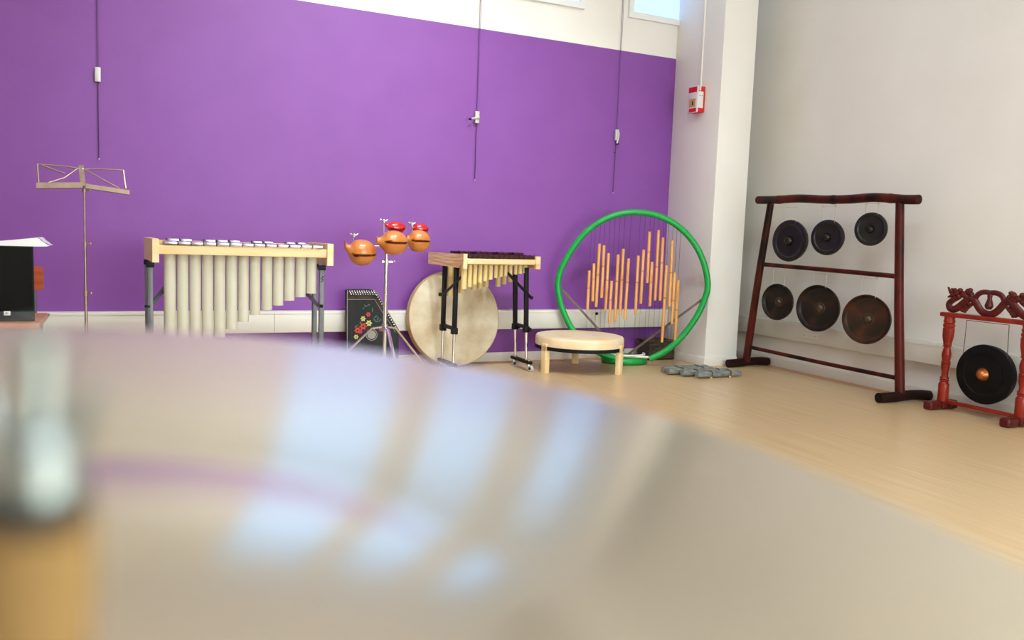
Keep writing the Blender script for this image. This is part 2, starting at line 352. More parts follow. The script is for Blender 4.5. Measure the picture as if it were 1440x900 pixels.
# gongs: C6 centre, pixel height, flipped (hollow side shown), yaw
GONGS = [(307, 221, 168, 0, 'gong_black', 7, 'large black bossed gong on the top beam, next to the pillar', 'top'),
         (458, 208, 143, 0, 'gong_black', 15, 'medium black bossed gong in the middle of the top beam', 'top'),
         (630, 175, 135, 0, 'gong_black', 17, 'small black bossed gong on the top beam, next to the red carved stand', 'top'),
         (262, 463, 147, 1, 'gong_bronze', 10, 'smallest dark bronze gong on the lower bar, next to the pillar', 'mid'),
         (422, 488, 188, 1, 'gong_bronze', 14, 'dark bronze gong with copper patches in the middle of the lower bar', 'mid'),
         (614, 532, 200, 1, 'gong_rust', 16, 'largest rusty brown gong on the lower bar above the socket trunking', 'mid')]
for gi, (cx, cy, h, flip, mt, yw, lab, row) in enumerate(GONGS):
    px, py = C6(cx, cy); c = G(px, py); top = G(px, py-h*.3555/2); bot = G(px, py+h*.3555/2); R = (top-bot).length/2 * .985
    t = thing('hanging_gong', lab, 'gong', c, 'gongs on the bamboo frame')
    a = math.radians(yw); ax = V((-math.cos(a), -math.sin(a)*1, 0))      # face normal
    th = R*(.17 if flip else .26)
    if not flip:
        prof = [(R*.90, -th), (R*.93, -th), (R, -.012), (R*.99, -.003), (R*.94, 0), (R*.80, 0), (R*.76, -.006), (R*.70, -.008), (R*.30, -.004), (0, -.004), (0, -.009), (R*.70, -.013), (R*.92, -.012)]
        d = MB().lathe(prof, c, ax, 48).build('disc', mt, t)
        MB().lathe([(R*.25, -.004), (R*.235, .006), (R*.18, R*.13), (R*.10, R*.19), (0, R*.21)], c, ax, 28).build('boss', 'gong_boss_black', t)
    else:
        o2 = c + ax*(th*.3)
        prof = [(R*.96, 0), (R, 0), (R*.96, -th), (R*.9, -th-.006), (R*.3, -th-.004), (0, -th-.004), (0, -th), (R*.3, -th), (R*.42, -th+.004), (R*.56, -th-.001), (R*.70, -th+.002), (R*.86, -th+.003), (R*.90, -th+.01)]
        d = MB().lathe(prof, o2, ax, 48, closed=True).build('disc', mt, t)
        MB().lathe([(R*.27, -th), (R*.25, -th+.004), (R*.20, -th+.004), (R*.16, -th+.016), (R*.08, -th+.024), (0, -th+.026)], o2, ax, 28).build('boss', 'gong_boss_bronze', t)
    zt = 1.40 if row == 'top' else .86
    # small wooden peg eyes and cords
    bx_, wy = c.copy(), .055 if R < .13 else .065
    zb = beam[0].z-.045 if row == 'top' else None
    if row == 'top': zb = 1.405 - (0 if gi < 2 else -.012) + (5.0-c.y)*0.0
    else: 
        k = (c.y-G(*C6(738, 362)).y)/(G(*C6(212, 315)).y-G(*C6(738, 362)).y); zb = G(*C6(738, 362)).z*(1-k)+G(*C6(212, 315)).z*k - .018
    tz = c.z + math.sqrt(max(1e-6, R*R-wy*wy))*.93
    for s_ in (-1, 1):
        MB().cyl((GX, c.y+s_*wy, zb+.004), (c.x, c.y+s_*wy, tz), .0014, n=6).build('cord', 'thin_cord', t)
        MB().tube([(GX, c.y+s_*wy+.010*math.cos(q), zb-.012+.010*math.sin(q)) for q in [i*math.pi/5 for i in range(10)]], .0018, 6, closed=True).build('eye_ring', 'thin_cord', t)
    MB().cyl((GX, c.y-wy, zb-.014), (GX, c.y+wy, zb-.014), .0016, n=6).build('tie_cord', 'thin_cord', t)

# ================================================================== RED CARVED GONG STAND
RX = 5.06
def D(x, y, X=RX): return onX(1280+x*.2443, 390+y*.2443, X)
rs = thing('carved_gong_stand', 'small red lacquered gong stand with turned posts and carved dragon crest', 'gong stand', (RX, 3.45, 0))
YC = 3.458; PL = D(222, 300).y; PR = 2*YC-PL
tz = D(222, 225).z; bz = .055
for y in (PL, PR):
    H = tz-bz; R0 = .034
    prof = [(0, 0), (R0, 0), (R0, .12), (R0*1.02, .20), (R0*.70, .235), (R0*.88, .243), (R0*.88, .252), (R0*.7, .258), (R0*.86, .266), (R0*.86, .276), (R0*.6, .30), (R0*.62, .34), (R0*.80, .395), (R0*.76, .42), (R0*.86, .43), (R0*.86, .445), (R0*.74, .45), (R0*.86, .458), (R0*.86, .47), (R0*.7, .48), (R0*.86, .53), (R0*.9, .56), (R0*.60, .64), (R0*.82, .65), (R0*.82, .662), (R0*.68, .668), (R0*.8, .675), (R0*.78, .69), (R0*.9, .72), (R0*1.05, .77), (R0*1.08, .86), (R0*.95, .87), (R0*1.1, .885), (R0*1.1, .91), (R0*.9, .92), (R0*1.06, .93), (R0*1.06, .955), (R0*.95, .965), (R0, 1), (0, 1)]
    MB().lathe([(r, h*H) for r, h in prof], (RX, y, bz), (0, 0, 1), 24).build('turned_post', 'red_lacquer', rs)
    f = MB(); f.box((RX, y, .032), (.10, .085, .05), None, .008); f.box((RX-.10, y, .03), (.11, .07, .06), None, .018, 3); f.box((RX+.085, y, .03), (.08, .07, .06), None, .018, 3)
    f.build('foot', 'dark_lacquer', rs)
MB().bx(RX-.016, RX+.016, PR+.02, PL-.02, .045, .068, .004).build('bottom_rail', 'red_lacquer', rs)
MB().bx(RX-.034, RX+.034, PR-.055, PL+.055, tz-.002, tz+.028, .008).build('top_rail', 'red_lacquer', rs)
# crest drawn in the plane RX, one half and its mirror image
def E(x, y): return onX(1320+x*.08333, 395+y*.08333, RX)
shift = YC - E(850, 400).y; zs = tz+.028 - E(850, 612).z
def P2(x, y, m): 
    p = E(x, y); yy = p.y+shift; yy = yy if m > 0 else 2*YC-yy
    # rail is level, photo rail drops with distance: use heights above the rail
    return V((RX, yy, max(tz+.028, tz+.028 + (E(x, 0).z*0 + (p.z - (E(x, 545+ (x-60)*.0885).z)))*1.0)))
cr = MB()
for m in (1, -1):
    # lower serpent loop and oval loop around the centre
    b1 = [(330, 300), (250, 340), (185, 390), (170, 440), (200, 490), (270, 500), (350, 450), (420, 390), (500, 330), (560, 320), (610, 360), (650, 430), (700, 505), (750, 548), (800, 570), (850, 576)]
    cr.tube(spline([P2(x, y, m) for x, y in b1], 5), [.013+.004*min(1, i/20) for i in range(len(b1)*5-4)], 10, sq=1.4)
    b2 = [(610, 370), (625, 300), (670, 240), (735, 208), (800, 204), (850, 212)]
    cr.tube(spline([P2(x, y, m) for x, y in b2], 5), .0125, 10, sq=1.4)
    # head: skull, crest lobes, snout, jaw
    for (x, y, r) in ((300, 220, .026), (360, 180, .018), (420, 250, .026), (500, 200, .024), (530, 175, .017), (270, 170, .013), (460, 290, .022), (340, 290, .020), (560, 270, .016), (550, 240, .017)):
        cr.ball(P2(x, y, m), (.017, r, r*.9), 12)
    cr.tube(spline([P2(x, y, m) for x, y in ((160, 130), (185, 190), (225, 250), (280, 270))], 4), [.006, .0065, .007, .008, .009, .010, .011, .012, .013, .014, .015, .016, .016], 8)
    cr.tube(spline([P2(x, y, m) for x, y in ((150, 298), (190, 285), (240, 275), (290, 290))], 4), [.004, .006, .008, .009, .010, .011, .011, .011, .011, .011, .011, .011, .011], 8)
    cr.tube(spline([P2(x, y, m) for x, y in ((215, 150), (235, 185), (260, 220))], 4), .007, 8)
    # scalloped mane hanging below the neck
    for (x, y) in ((440, 530), (465, 500), (490, 470), (520, 445), (545, 420), (400, 520), (430, 480), (460, 450), (500, 410), (370, 500)):
        cr.ball(P2(x, y, m), (.010, .013, .013), 10)
crest = cr.build('dragon_crest', 'dark_lacquer', rs)
zt0 = tz+.028
vz = lambda y: P2(850, y, 1).z
MB().lathe([(0, vz(500)), (.014, vz(497)), (.024, vz(460)), (.026, vz(425)), (.018, vz(360)), (.013, vz(310)), (.016, vz(270)), (.013, vz(230)), (.022, vz(190)), (.012, vz(175)), (0, vz(172))], (RX, YC, 0), (0, 0, 1), 20).build('vase_ornament', 'dark_lacquer', rs)
for s_ in (-1, 1): MB().ball((RX, YC+s_*.022, vz(182)), (.010, .016, .007), 10).build('leaf_ornament', 'dark_lacquer', rs)
gc = onX(1384.8, 527, RX); gR = .196
gc.y = YC-.005
t = thing('black_gong', 'black gong with a copper boss hanging in the red carved stand', 'gong', gc)
ax = V((-1, 0, 0))
MB().lathe([(gR*.92, -.055), (gR*.96, -.055), (gR, -.01), (gR*.985, 0), (gR*.95, .002), (gR*.70, .006), (gR*.67, .002), (gR*.60, .004), (gR*.24, .010), (0, .010), (0, .005), (gR*.6, -.002), (gR*.95, -.008)], gc, ax, 56).build('disc', 'gong_lacquer', t)
MB().lathe([(gR*.225, .009), (gR*.22, .014), (gR*.19, .020), (gR*.16, .033), (gR*.10, .045), (0, .050)], gc, ax, 28).build('boss', 'brass_boss', t)
for s_ in (-1, 1): MB().cyl((RX, YC+s_*.145, tz-.012), (RX+.004, YC+s_*.150, gc.z+gR*.60), .0022, n=6).build('cord', 'brown_cord', t)
MB().cyl((RX, YC-.145, tz-.012), (RX, YC+.145, tz-.012), .0022, n=6).build('tie_cord', 'brown_cord', t)

# ================================================================== GREEN HOOP OF BAMBOO CHIMES
HCn = V((3.95, 5.91, .66)); HU = V((1.18, -.62, 0)).normalized(); HN = V((-HU.y*-1, -HU.x, 0)); HN = V((HU.y, -HU.x, 0)).normalized()
def C5(x, y): return (740+x*.2888, 280+y*.2888)
def HP(x, y, off=0): px, py = C5(x, y); return onP(px, py, HCn + HN*off, HN)
hp = thing('bamboo_chime_hoop', 'big green hoop strung with hanging bamboo tubes, standing before the pillar', 'chime hoop', (HCn.x, HCn.y, 0))
path = [(600, 779), (680, 738), (760, 668), (828, 575), (870, 485), (884, 420), (872, 335), (840, 252), (790, 180), (722, 120), (635, 79), (530, 64), (430, 79), (340, 122), (268, 184), (206, 272), (167, 350), (154, 420), (166, 502), (195, 580), (236, 650), (300, 712), (370, 755), (440, 775)]
hp_pts = spline([HP(*q) for q in path], 5)
hz = min(p.z for p in hp_pts); 
MB().tube(hp_pts, .0265, 14).build('hoop', 'green_hose', hp)
wp = spline([HP(600, 779), HP(520, 784), HP(440, 775)], 5)
for q in wp: q.z = max(q.z, .075)
MB().tube(wp, .011, 10).build('inner_pipe', 'white_plastic', hp)
rc = V((3.995, 6.055, .031)); rr = .176
MB().tube([rc+V((math.cos(a), math.sin(a), 0))*rr for a in [i*2*math.pi/40 for i in range(40)]], .030, 12, closed=True).build('base_ring', 'green_hose', hp)
MB().tube([rc+V((math.cos(a), math.sin(a), .052/rr*rr))*1 + V((math.cos(a), math.sin(a), 0))*(rr-1) for a in [math.pi*(1.08+i*.84/16) for i in range(17)]], .010, 8).build('ring_strap', 'white_plastic', hp)
MB().beam(HP(175, 440), V((3.97, 6.02, .055)), .006, .02).build('stay_rod', 'stay_wood', hp)
MB().beam(HP(868, 480), V((4.02, 6.06, .055)), .006, .02).build('stay_rod', 'stay_wood', hp)
TUB = [(308, 348, 298, 542), (330, 313, 323, 498), (357, 217, 340, 525), (379, 225, 367, 481), (401, 263, 386, 541), (416, 398, 404, 608), (448, 270, 431, 600), (473, 242, 456, 566), (499, 289, 480, 586),
       (546, 275, 531, 564), (572, 246, 557, 509), (601, 158, 589, 408), (613, 305, 601, 522), (645, 150, 627, 493), (666, 187, 651, 494), (683, 323, 661, 697), (712, 202, 696, 522), (723, 358, 709, 607), (740, 395, 724, 696)]
def hoop_z(p, upper):
    best = None; s0 = (p-HCn).dot(HU)
    for q in hp_pts:
        if (q.z > .66) == upper:
            d = abs((q-HCn).dot(HU)-s0)
            if best is None or d < best[0]: best = (d, q.z)
    return best[1]
for i, (x0, y0, x1, y1) in enumerate(TUB):
    a, b = HP(x0, y0), HP(x1, y1); d = (b-a)
    o = MB().tube([a, a+d*.04, b-d*.04, b], [.0118, .0128, .0128, .0115], 10).build('bamboo_tube', 'bamboo', hp)
    k = random.uniform(.38, .55); c = a+d*k; MB().cyl(c-d*.006, c+d*.006, .0140, n=10).build('node', 'bamboo_node', o)
    sl = (b-a).normalized(); up = a - sl*((hoop_z(a, True)-a.z)/abs(sl.z)); dn = b + sl*((b.z-max(.03, hoop_z(b, False)))/abs(sl.z))
    MB().cyl(up, a, .0013, n=5).build('string', 'string_dark', hp)
    MB().cyl(b, dn, .0010, n=5).build('string', 'string_dark', hp)

# ================================================================== DARK BASKET BEHIND THE HOOP
p0 = V((4.275, 6.12, 0)); bk = thing('wicker_basket', 'low dark brown wicker basket standing behind the green hoop', 'basket', (4.42, 6.2, 0))
x0, x1, y0, y1, hh = 4.285, 4.56, 6.10, 6.27, .175
f = MB(); f.bx(x0, x1, y0, y0+.012, .005, hh); f.bx(x0, x1, y1-.012, y1, .005, hh); f.bx(x0, x0+.012, y0, y1, .005, hh); f.bx(x1-.012, x1, y0, y1, .005, hh); f.bx(x0, x1, y0, y1, 0, .012)
f.build('woven_body', 'wicker', bk)
for k in range(8):
    z = .02+k*.02; MB().tube([(x0-.003, y0-.003, z), (x1+.003, y0-.003, z), (x1+.003, y1+.003, z), (x0-.003, y1+.003, z)], .006, 6, closed=True).build('wicker_strand', 'wicker', bk)
MB().tube([(x0-.004, y0-.004, hh), (x1+.004, y0-.004, hh), (x1+.004, y1+.004, hh), (x0-.004, y1+.004, hh)], .011, 8, closed=True).build('rim', 'wicker', bk)
MB().tube(spline([(x0+.06, y0, hh), (x0+.07, y0, hh+.05), (x0+.12, y0, hh+.06), (x0+.15, y0, hh)], 5), .004, 6).build('handle', 'wicker', bk)

# ================================================================== SLATE BARS ON THE FLOOR
SL = [((936, 521), .45, 5.47, 'slate chime bar at the back of its row, nearest the pillar'), ((943, 527), .45, 5.375, 'second slate chime bar in the row, counted from the pillar'),
      ((963, 530), .46, 5.275, 'third slate chime bar in the row, counted from the pillar'), ((984, 533), .43, 5.175, 'slate chime bar at the front of its row, farthest from the pillar')]
for (pq, ln, yy, lab) in SL:
    a = onY(pq[0], pq[1], yy-.04); xa = a.x; t = thing('slate_chime_bar', lab, 'chime bar', (xa+ln/2, yy, 0), 'slate bars on the floor')
    prof = [(-.022, .014), (-.028, .020), (-.028, .046), (-.021, .054), (.021, .054), (.028, .046), (.028, .020), (.022, .014)]
    mb = MB(); n = len(prof); st = [(0, .9), (.012, 1), (ln-.012, 1), (ln, .9)]
    vs = [V((xa+s, yy+q*(1 if k == 1 else (.9 if k > .6 else .75)), .014+(h-.014)*k)) for s, k in st for q, h in prof]
    fs = [[i*n+j, i*n+(j+1) % n, (i+1)*n+(j+1) % n, (i+1)*n+j] for i in range(len(st)-1) for j in range(n)] + [list(range(n)), [(len(st)-1)*n+j for j in range(n)]]
    mb._add(vs, fs); mb.build('slab', 'slate', t, flat=True)
    for s in (.13, ln-.11):
        MB().tube([(xa+s, yy+q*1.02, h+.001*(1 if h > .035 else -1)) for q, h in prof], .0045, 6, closed=True).build('cord', 'cord_dark', t)
        for q in (-.018, .018): MB().lathe([(0, 0), (.009, 0), (.011, .007), (.008, .014), (0, .014)], (xa+s, yy+q, 0), (0, 0, 1), 10).build('peg_foot', 'peg_wood', t)

# ================================================================== LOW ROUND DRUM TABLE
dc = V((3.372, 5.775, 0)); dR = .362
dt = thing('low_drum', 'low round skin drum on three square wooden legs beside the hoop', 'drum', dc)
zt, zb = .290, .212
MB().lathe([(0, zt-.004), (dR*.5, zt-.003), (dR*.93, zt), (dR*.975, zt-.004), (dR*.995, zt-.016), (dR, zt-.03), (dR, zb), (dR-.015, zb), (dR-.015, zt-.03), (0, zt-.012)], dc, (0, 0, 1), 64).build('skin_head', 'skin_pale', dt)
MB().lathe([(dR-.018, zb-.028), (dR+.003, zb-.028), (dR+.003, zb+.001), (dR-.018, zb+.001)], dc, (0, 0, 1), 64, closed=True).build('black_band', 'black_band', dt)
MB().lathe([(dR-.03, zb-.030), (dR-.006, zb-.030), (dR-.006, zb-.004), (dR-.03, zb-.004)], dc, (0, 0, 1), 64, closed=True).build('inner_ring', 'drum_rim', dt)
for p in (V((3.030, 5.705, 0)), V((3.592, 5.470, 0)), V((3.53, 6.11, 0))):
    d = (p-dc).normalized(); ang = math.atan2(d.y, d.x); R = Matrix.Rotation(ang, 3, 'Z'); q = dc + d*(dR-.008)
    mb = MB(); mb.box((q.x, q.y, .11), (.044, .056, .22), R, .002); mb.box(q+d*.012+V((0, 0, .205)), (.020, .056, .06), R, .002); mb.build('leg', 'maple_pale', dt)

# ================================================================== BIG FRAME DRUM LEANING ON THE WALL
fR = .392; tilt = math.radians(9); ax = V((0, -math.cos(tilt), math.sin(tilt)))
fc = V((2.43, 6.165, 0)); fc.z = fR*math.cos(tilt)+.012
fd = thing('frame_drum', 'large round frame drum with mottled skin leaning behind the xylophone', 'drum', (fc.x, fc.y, 0))
MB().lathe([(0, -.002), (fR*.6, -.001), (fR*.955, .0), (fR*.985, -.004), (fR*.985, -.008), (0, -.006)], fc, ax, 72).build('skin', 'skin_head', fd)
MB().lathe([(fR*.96, -.004), (fR*.99, -.003), (fR, -.010), (fR, -.075), (fR*.97, -.075), (fR*.96, -.01)], fc, ax, 72, closed=True).build('wooden_rim', 'drum_rim', fd)

# ================================================================== ZITHER LEANING ON THE TRUNKING
def Z(x, y, off=0.): # crop (480,395) scale 100/857
    return onP(480+x*.11669, 395+y*.11669, V((1.75, 6.165+off, .4)), zn)
zn = V((0, -math.cos(math.radians(9)), math.sin(math.radians(9))))
zi = thing('zither', 'black zither with painted red and yellow flowers leaning against the wall', 'zither', (1.76, 6.1, 0))
def scale_down(p): return p
zo = [(62, 100), (330, 98), (390, 112), (440, 155), (480, 220), (520, 300), (570, 380), (630, 480), (690, 580), (692, 1085), (62, 1085)]
zo = [(x, y) for x, y in zo]
base_shift = 0
poly = [Z(*q) for q in zo]
dzmin = min(p.z for p in poly)
MB().prism(poly, -zn*.045).build('body', 'zither_black', zi)
pb = [(78, 112), (330, 112), (385, 126), (430, 165), (470, 230), (500, 290), (500, 380), (460, 320), (400, 222), (78, 222)]
MB().prism([Z(*q)+zn*.004 for q in pb], -zn*.004).build('pin_block', 'zither_pinblock', zi)
pb2 = [(500, 290), (560, 385), (680, 585), (660, 610), (560, 450), (500, 380)]
MB().prism([Z(*q)+zn*.004 for q in pb2], -zn*.004).build('pin_block', 'zither_pinblock', zi)
mb = MB()
for r in range(3):
    for k in range(11):
        q = Z(95+k*29+r*9, 125+r*18)+zn*.004; mb.cyl(q, q+zn*.014, .0036, n=6)
for k in range(16):
    u = k/15; q = Z(420+u*240, 165+u*410+6)+zn*.004; mb.cyl(q, q+zn*.014, .0036, n=6)
mb.build('tuning_pins', 'steel', zi)['kind'] = 'stuff'
def strip(pts, r, m_, nm): MB().tube([Z(*q)+zn*.004 for q in pts], r, 6).build(nm, m_, zi)
strip([(62, 225), (400, 225), (500, 390), (560, 470), (650, 620)], .0022, 'zither_trim', 'edge_line')
strip([(70, 112), (70, 1080)], .0028, 'zither_trim', 'edge_line')
strip([(385, 112), (435, 155), (478, 225), (515, 300), (565, 385), (625, 485), (684, 580)], .0024, 'zither_trim', 'edge_line')
for k in range(9): strip([(120+k*32, 200), (120+k*32, 1060)], .0004, 'zither_black', 'string')
sh = Z(365, 648); MB().lathe([(.0085*1.0+.0005, .001), (.0085, .003)], sh, zn, 8)
MB().lathe([(.041, 0), (.041, .003), (.045, .003), (.046, 0)], sh, zn, 36).build('soundhole_ring', 'zither_trim', zi)
MB().lathe([(0, .0008), (.034, .0008), (.034, 0)], sh, zn, 32).build('soundhole_label', 'zither_trim', zi)
def flower(x, y, r, m_, n=6):
    c = Z(x, y); u = V((1, 0, 0)); v = zn.cross(u); mb = MB(); q = []
    for k in range(n*6):
        a = 2*math.pi*k/(n*6); rr_ = r*(.80+.20*math.cos(n*a)); q.append(c+zn*.0006+(u*math.cos(a)+v*math.sin(a))*rr_)
    mb.prism(q, zn*.0008); o = mb.build('painted_flower', m_, zi, flat=True)
    MB().cyl(c+zn*.0012, c+zn*.0022, r*.25, n=10).build('flower_eye', 'zither_black' if m_ == 'flower_red' else 'leaf_green', o)
for (x, y, r, m_) in ((325, 405, .020, 'flower_red'), (262, 548, .030, 'flower_red'), (195, 595, .026, 'flower_red'), (228, 610, .018, 'flower_red'), (470, 588, .013, 'flower_red'), (262, 455, .022, 'flower_yellow'), (332, 510, .026, 'flower_yellow'), (178, 675, .020, 'flower_yellow')): flower(x, y, r, m_)
def leaf(x, y, a, l):
    c = Z(x, y); u = V((1, 0, 0)); v = zn.cross(u); d = u*math.cos(a)-v*math.sin(a)*-1; e = zn.cross(d)
    MB().prism([c+zn*.0005+d*l*s+e*l*t for s, t in ((-1, 0), (-.4, .25), (.3, .25), (1, 0), (.3, -.25), (-.4, -.25))], zn*.0006).build('painted_leaf', 'leaf_green', zi, flat=True)
for (x, y, a, l) in ((415, 430, .5, .018), (400, 470, 2.2, .018), (440, 455, 1.2, .016), (430, 490, 0, .016), (180, 545, .6, .018), (230, 500, 1.1, .014), (375, 350, 1.5, .02), (290, 300, 2.5, .016), (330, 290, .4, .016), (380, 560, .9, .014), (465, 475, .8, .016), (270, 330, 1.2, .012)): leaf(x, y, a, l)

# ================================================================== TEMPLE BLOCK STAND AND BLOCKS
TY = 5.5
def T(x, y, Y=TY): return onY(x, y, Y)
ts = thing('temple_block_stand', 'chrome tripod stand holding wooden and red temple blocks', 'stand', (T(541, 450).x, TY, 0))
ptop, phub = T(545, 352), T(541.2, 462); pbx = V((phub.x, TY, .10))
ptop.x = phub.x+.004
MB().cyl(V((phub.x, TY, .08)), V((phub.x, TY, T(543, 372).z)), .0135, n=16).build('lower_tube', 'chrome', ts)
MB().cyl(V((phub.x, TY, T(543, 372).z)), V((phub.x, TY, T(545, 345).z)), .010, n=16).build('upper_tube', 'chrome', ts)
zc = T(543, 368).z
c_ = MB(); c_.cyl((phub.x, TY, zc-.018), (phub.x, TY, zc+.014), .018, n=16); c_.beam((phub.x-.03, TY, zc), (phub.x+.045, TY, zc), .012, .012); c_.build('height_clamp', 'chrome', ts)
MB().tube(spline([(phub.x+.035, TY, zc), (phub.x+.055, TY, zc+.008), (phub.x+.062, TY, zc-.002)], 4), .005, 8).build('wing_screw', 'chrome', ts)
hz_ = phub.z
MB().cyl((phub.x, TY, hz_-.02), (phub.x, TY, hz_+.03), .021, n=16).build('hub', 'steel', ts)
for a in (math.radians(160), math.radians(20), math.radians(268)):
    d = V((math.cos(a), math.sin(a), 0)); top = V((phub.x, TY, hz_+.01))+d*.018; ft = V((phub.x, TY, .012))+d*.46
    kn = V((phub.x, TY, hz_-.005))+d*.09
    l = MB().tube([top, kn+V((0, 0, .004)), ft], .014, 8, sq=.6).build('leg', 'chrome', ts)
    MB().ball(ft, (.018, .018, .012), 10).build('rubber_foot', 'rubber', l)
    MB().beam(top.lerp(ft, .55), V((phub.x, TY, .16))+d*.014, .014, .004).build('strut', 'steel', ts)
MB().cyl((phub.x, TY, .145), (phub.x, TY, .175), .019, n=14).build('lower_collar', 'steel', ts)
# crossbar behind the blocks with upright posts
zc2 = T(545, 347).z; YBk = TY+.10
q1, q2, q3 = T(499, 347, YBk), T(541, 345, YBk), T(588, 345, YBk)
for q in (q1, q2, q3): q.z = zc2
MB().tube(spline([q1, q2, q3], 6), .007, 10).build('crossbar', 'chrome', ts)
MB().cyl((phub.x, TY, zc2), (q2.x, YBk, zc2), .008, n=10).build('bracket', 'chrome', ts)
def wing(p, s=1.):
    o = MB(); o.lathe([(0, -.008), (.009*s, -.008), (.008*s, .006), (.005*s, .016), (0, .018)], p, (0, 0, 1), 12)
    for k in (-1, 1): o.tube(spline([p, p+V((k*.014*s, 0, .005)), p+V((k*.026*s, 0, .014))], 3), [.005, .0055, .006, .0065, .0065, .006, .004], 8)
    o.build('wing_nut', 'chrome', ts)
def post(x, ytop, ybot, Y):
    a, b = T(x, ytop, Y), T(x, ybot, Y); b.x = a.x; b.z = min(b.z, zc2)
    MB().cyl(b, a, .005, n=8).build('upright', 'chrome', ts)
    if abs(Y-YBk) > .01: MB().cyl(V((b.x, Y, b.z+.004)), V((b.x, YBk, b.z+.004)), .005, n=8).build('bracket', 'chrome', ts)
    wing(a-V((0, 0, .012)))
post(498, 329, 347, TY+.085); post(540, 309, 345, TY+.085); post(579.5, 313, 345, TY+.085)
def temple_block(cpx, wpx, hpx, tip, slit, m_, label, Y, group):
    c = T(cpx[0], cpx[1], Y); ml = (T(cpx[0]+10, cpx[1], Y)-T(cpx[0], cpx[1], Y)).length/10
    a, h = wpx*ml/2, hpx*ml/2; tp = T(tip[0], tip[1], Y)-c; zsl = -(slit-cpx[1])*ml
    t = thing('temple_block', label, 'temple block', c, group)
    mb = MB(); NS, n = 30, 56; vs = []; fs = []
    # stations along X: from tip (left) to the mouth end (right)
    for i in range(NS+1):
        u = i/NS; th = math.pi*u; x = -a*math.cos(th); r = math.sin(th)
        k = max(0., (-x/a-.62)/.38)           # how much towards the tip
        r = r*(1-k) + k*.30*(1-((-x/a)))**.0 * (1 if i else 0) if k > 0 else r
        xo = x + k*k*(tp.x+a); zo = k*k*tp.z
        for j in range(n):
            ang = 2*math.pi*j/n; cy, cz = math.cos(ang), math.sin(ang)
            rr = max(r, .0)
            z = cz*h*rr; y = cy*h*.95*rr
            # slit groove: front and open end, not at the tail
            if xo > -a*.72:
                dist = abs((z)-zsl*rr)/(h)
                wdt = .055 + .05*max(0, (-x/a))
                if dist < wdt: y *= .45; x2 = xo*(.80 if xo > 0 else 1)
                else: x2 = xo
            else: x2 = xo
            vs.append(c+V((x2, y, z+zo)))
    for i in range(NS):
        for j in range(n): fs.append([i*n+j, i*n+(j+1) % n, (i+1)*n+(j+1) % n, (i+1)*n+j])
    fs.append(list(range(n))); fs.append([NS*n+j for j in range(n)])
    mb._add(vs, fs); bmesh.ops.remove_doubles(mb.bm, verts=mb.bm.verts, dist=1e-5)
    mb.build('shell', m_, t, 50)
    MB().bx(c.x-a*.60, c.x+a*.76, c.y-h*.50, c.y+h*.50, c.z+zsl-.006, c.z+zsl+.006).build('slit', 'slit_shade', t)  # dark slab standing in for the shade inside the hollow mouth
temple_block((508.5, 355), 41, 36, (484.5, 344), 359.5, 'block_wood', 'wooden temple block set apart on its own side of the stand', TY, 'temple blocks')
temple_block((553.5, 341.5), 40, 33, (529, 337.5), 341, 'block_wood', 'wooden temple block in the middle, in front of the stand pole', TY-.097, 'temple blocks')
temple_block((588.5, 339), 33, 30, (571, 335), 339, 'block_wood', 'smaller wooden temple block next to the xylophone end', TY, 'temple blocks')
temple_block((556.5, 320), 27, 17, (541, 314), 322.5, 'block_red', 'red temple block above the middle wooden block', TY+.10, 'temple blocks')
temple_block((591, 322), 23, 15, (579, 319), 324, 'block_red', 'smaller red temple block above the block by the xylophone', TY+.10, 'temple blocks')

# ================================================================== METALLOPHONE
MY = 5.0
def Mq(x, y, Y=MY): return onY(190+x*.2014, 310+y*.2014, Y)
mp = thing('metallophone', 'large metallophone with silver bars, maple frame and cream resonator tubes', 'metallophone', (.65, 5.3, 0))
zt_, zb_ = .978, .846
DEP = .60
a0, a1 = Mq(120, 200).x, Mq(167, 200).x
MB().prism([(a0, MY, zb_), (a1, MY, zb_), (a1-.025, MY+DEP, zb_), (a0-.028, MY+DEP, zb_)], (0, 0, zt_-zb_)).build('end_block', 'maple', mp)
b0, b1 = Mq(1344, 200).x, Mq(1386, 200).x
MB().prism([(b0, MY, zb_), (b1, MY, zb_), (b1, MY+DEP, zb_), (b0, MY+DEP, zb_)], (0, 0, zt_-zb_)).build('end_block', 'maple', mp)
rz0, rz1 = .893, .944
MB().bx(a1-.004, b0+.002, MY+.018, MY+.040, rz0, rz1, .003).build('front_rail', 'maple', mp)
MB().bx(a1-.02, b0+.002, MY+.30, MY+.32, rz0, rz1+.01, .003).build('middle_rail', 'maple', mp)
MB().bx(a1-.02, b0+.002, MY+DEP-.05, MY+DEP-.028, rz0, rz1+.02, .003).build('back_rail', 'maple', mp)
BAR = [(207, 295), (302, 388), (392, 476), (481, 566), (573, 658), (665, 748), (752, 828), (833, 910), (916, 990), (996, 1072), (1080, 1157), (1162, 1236), (1240, 1312)]
for i, (x0, x1) in enumerate(BAR):
    xa, xb = Mq(x0, 165, MY+.012).x, Mq(x1, 165, MY+.012).x; ln = .30-.008*i
    MB().bx(xa, xb, MY+.008, MY+.008+ln, rz1+.006, rz1+.021, .0025).build('metal_bar', 'bar_alu', mp)
    if i < 12: MB().cyl((xb+.004, MY+.03, rz1), (xb+.004, MY+.03, rz1+.026), .0025, n=8).build('bar_pin', 'dark_grey', mp)
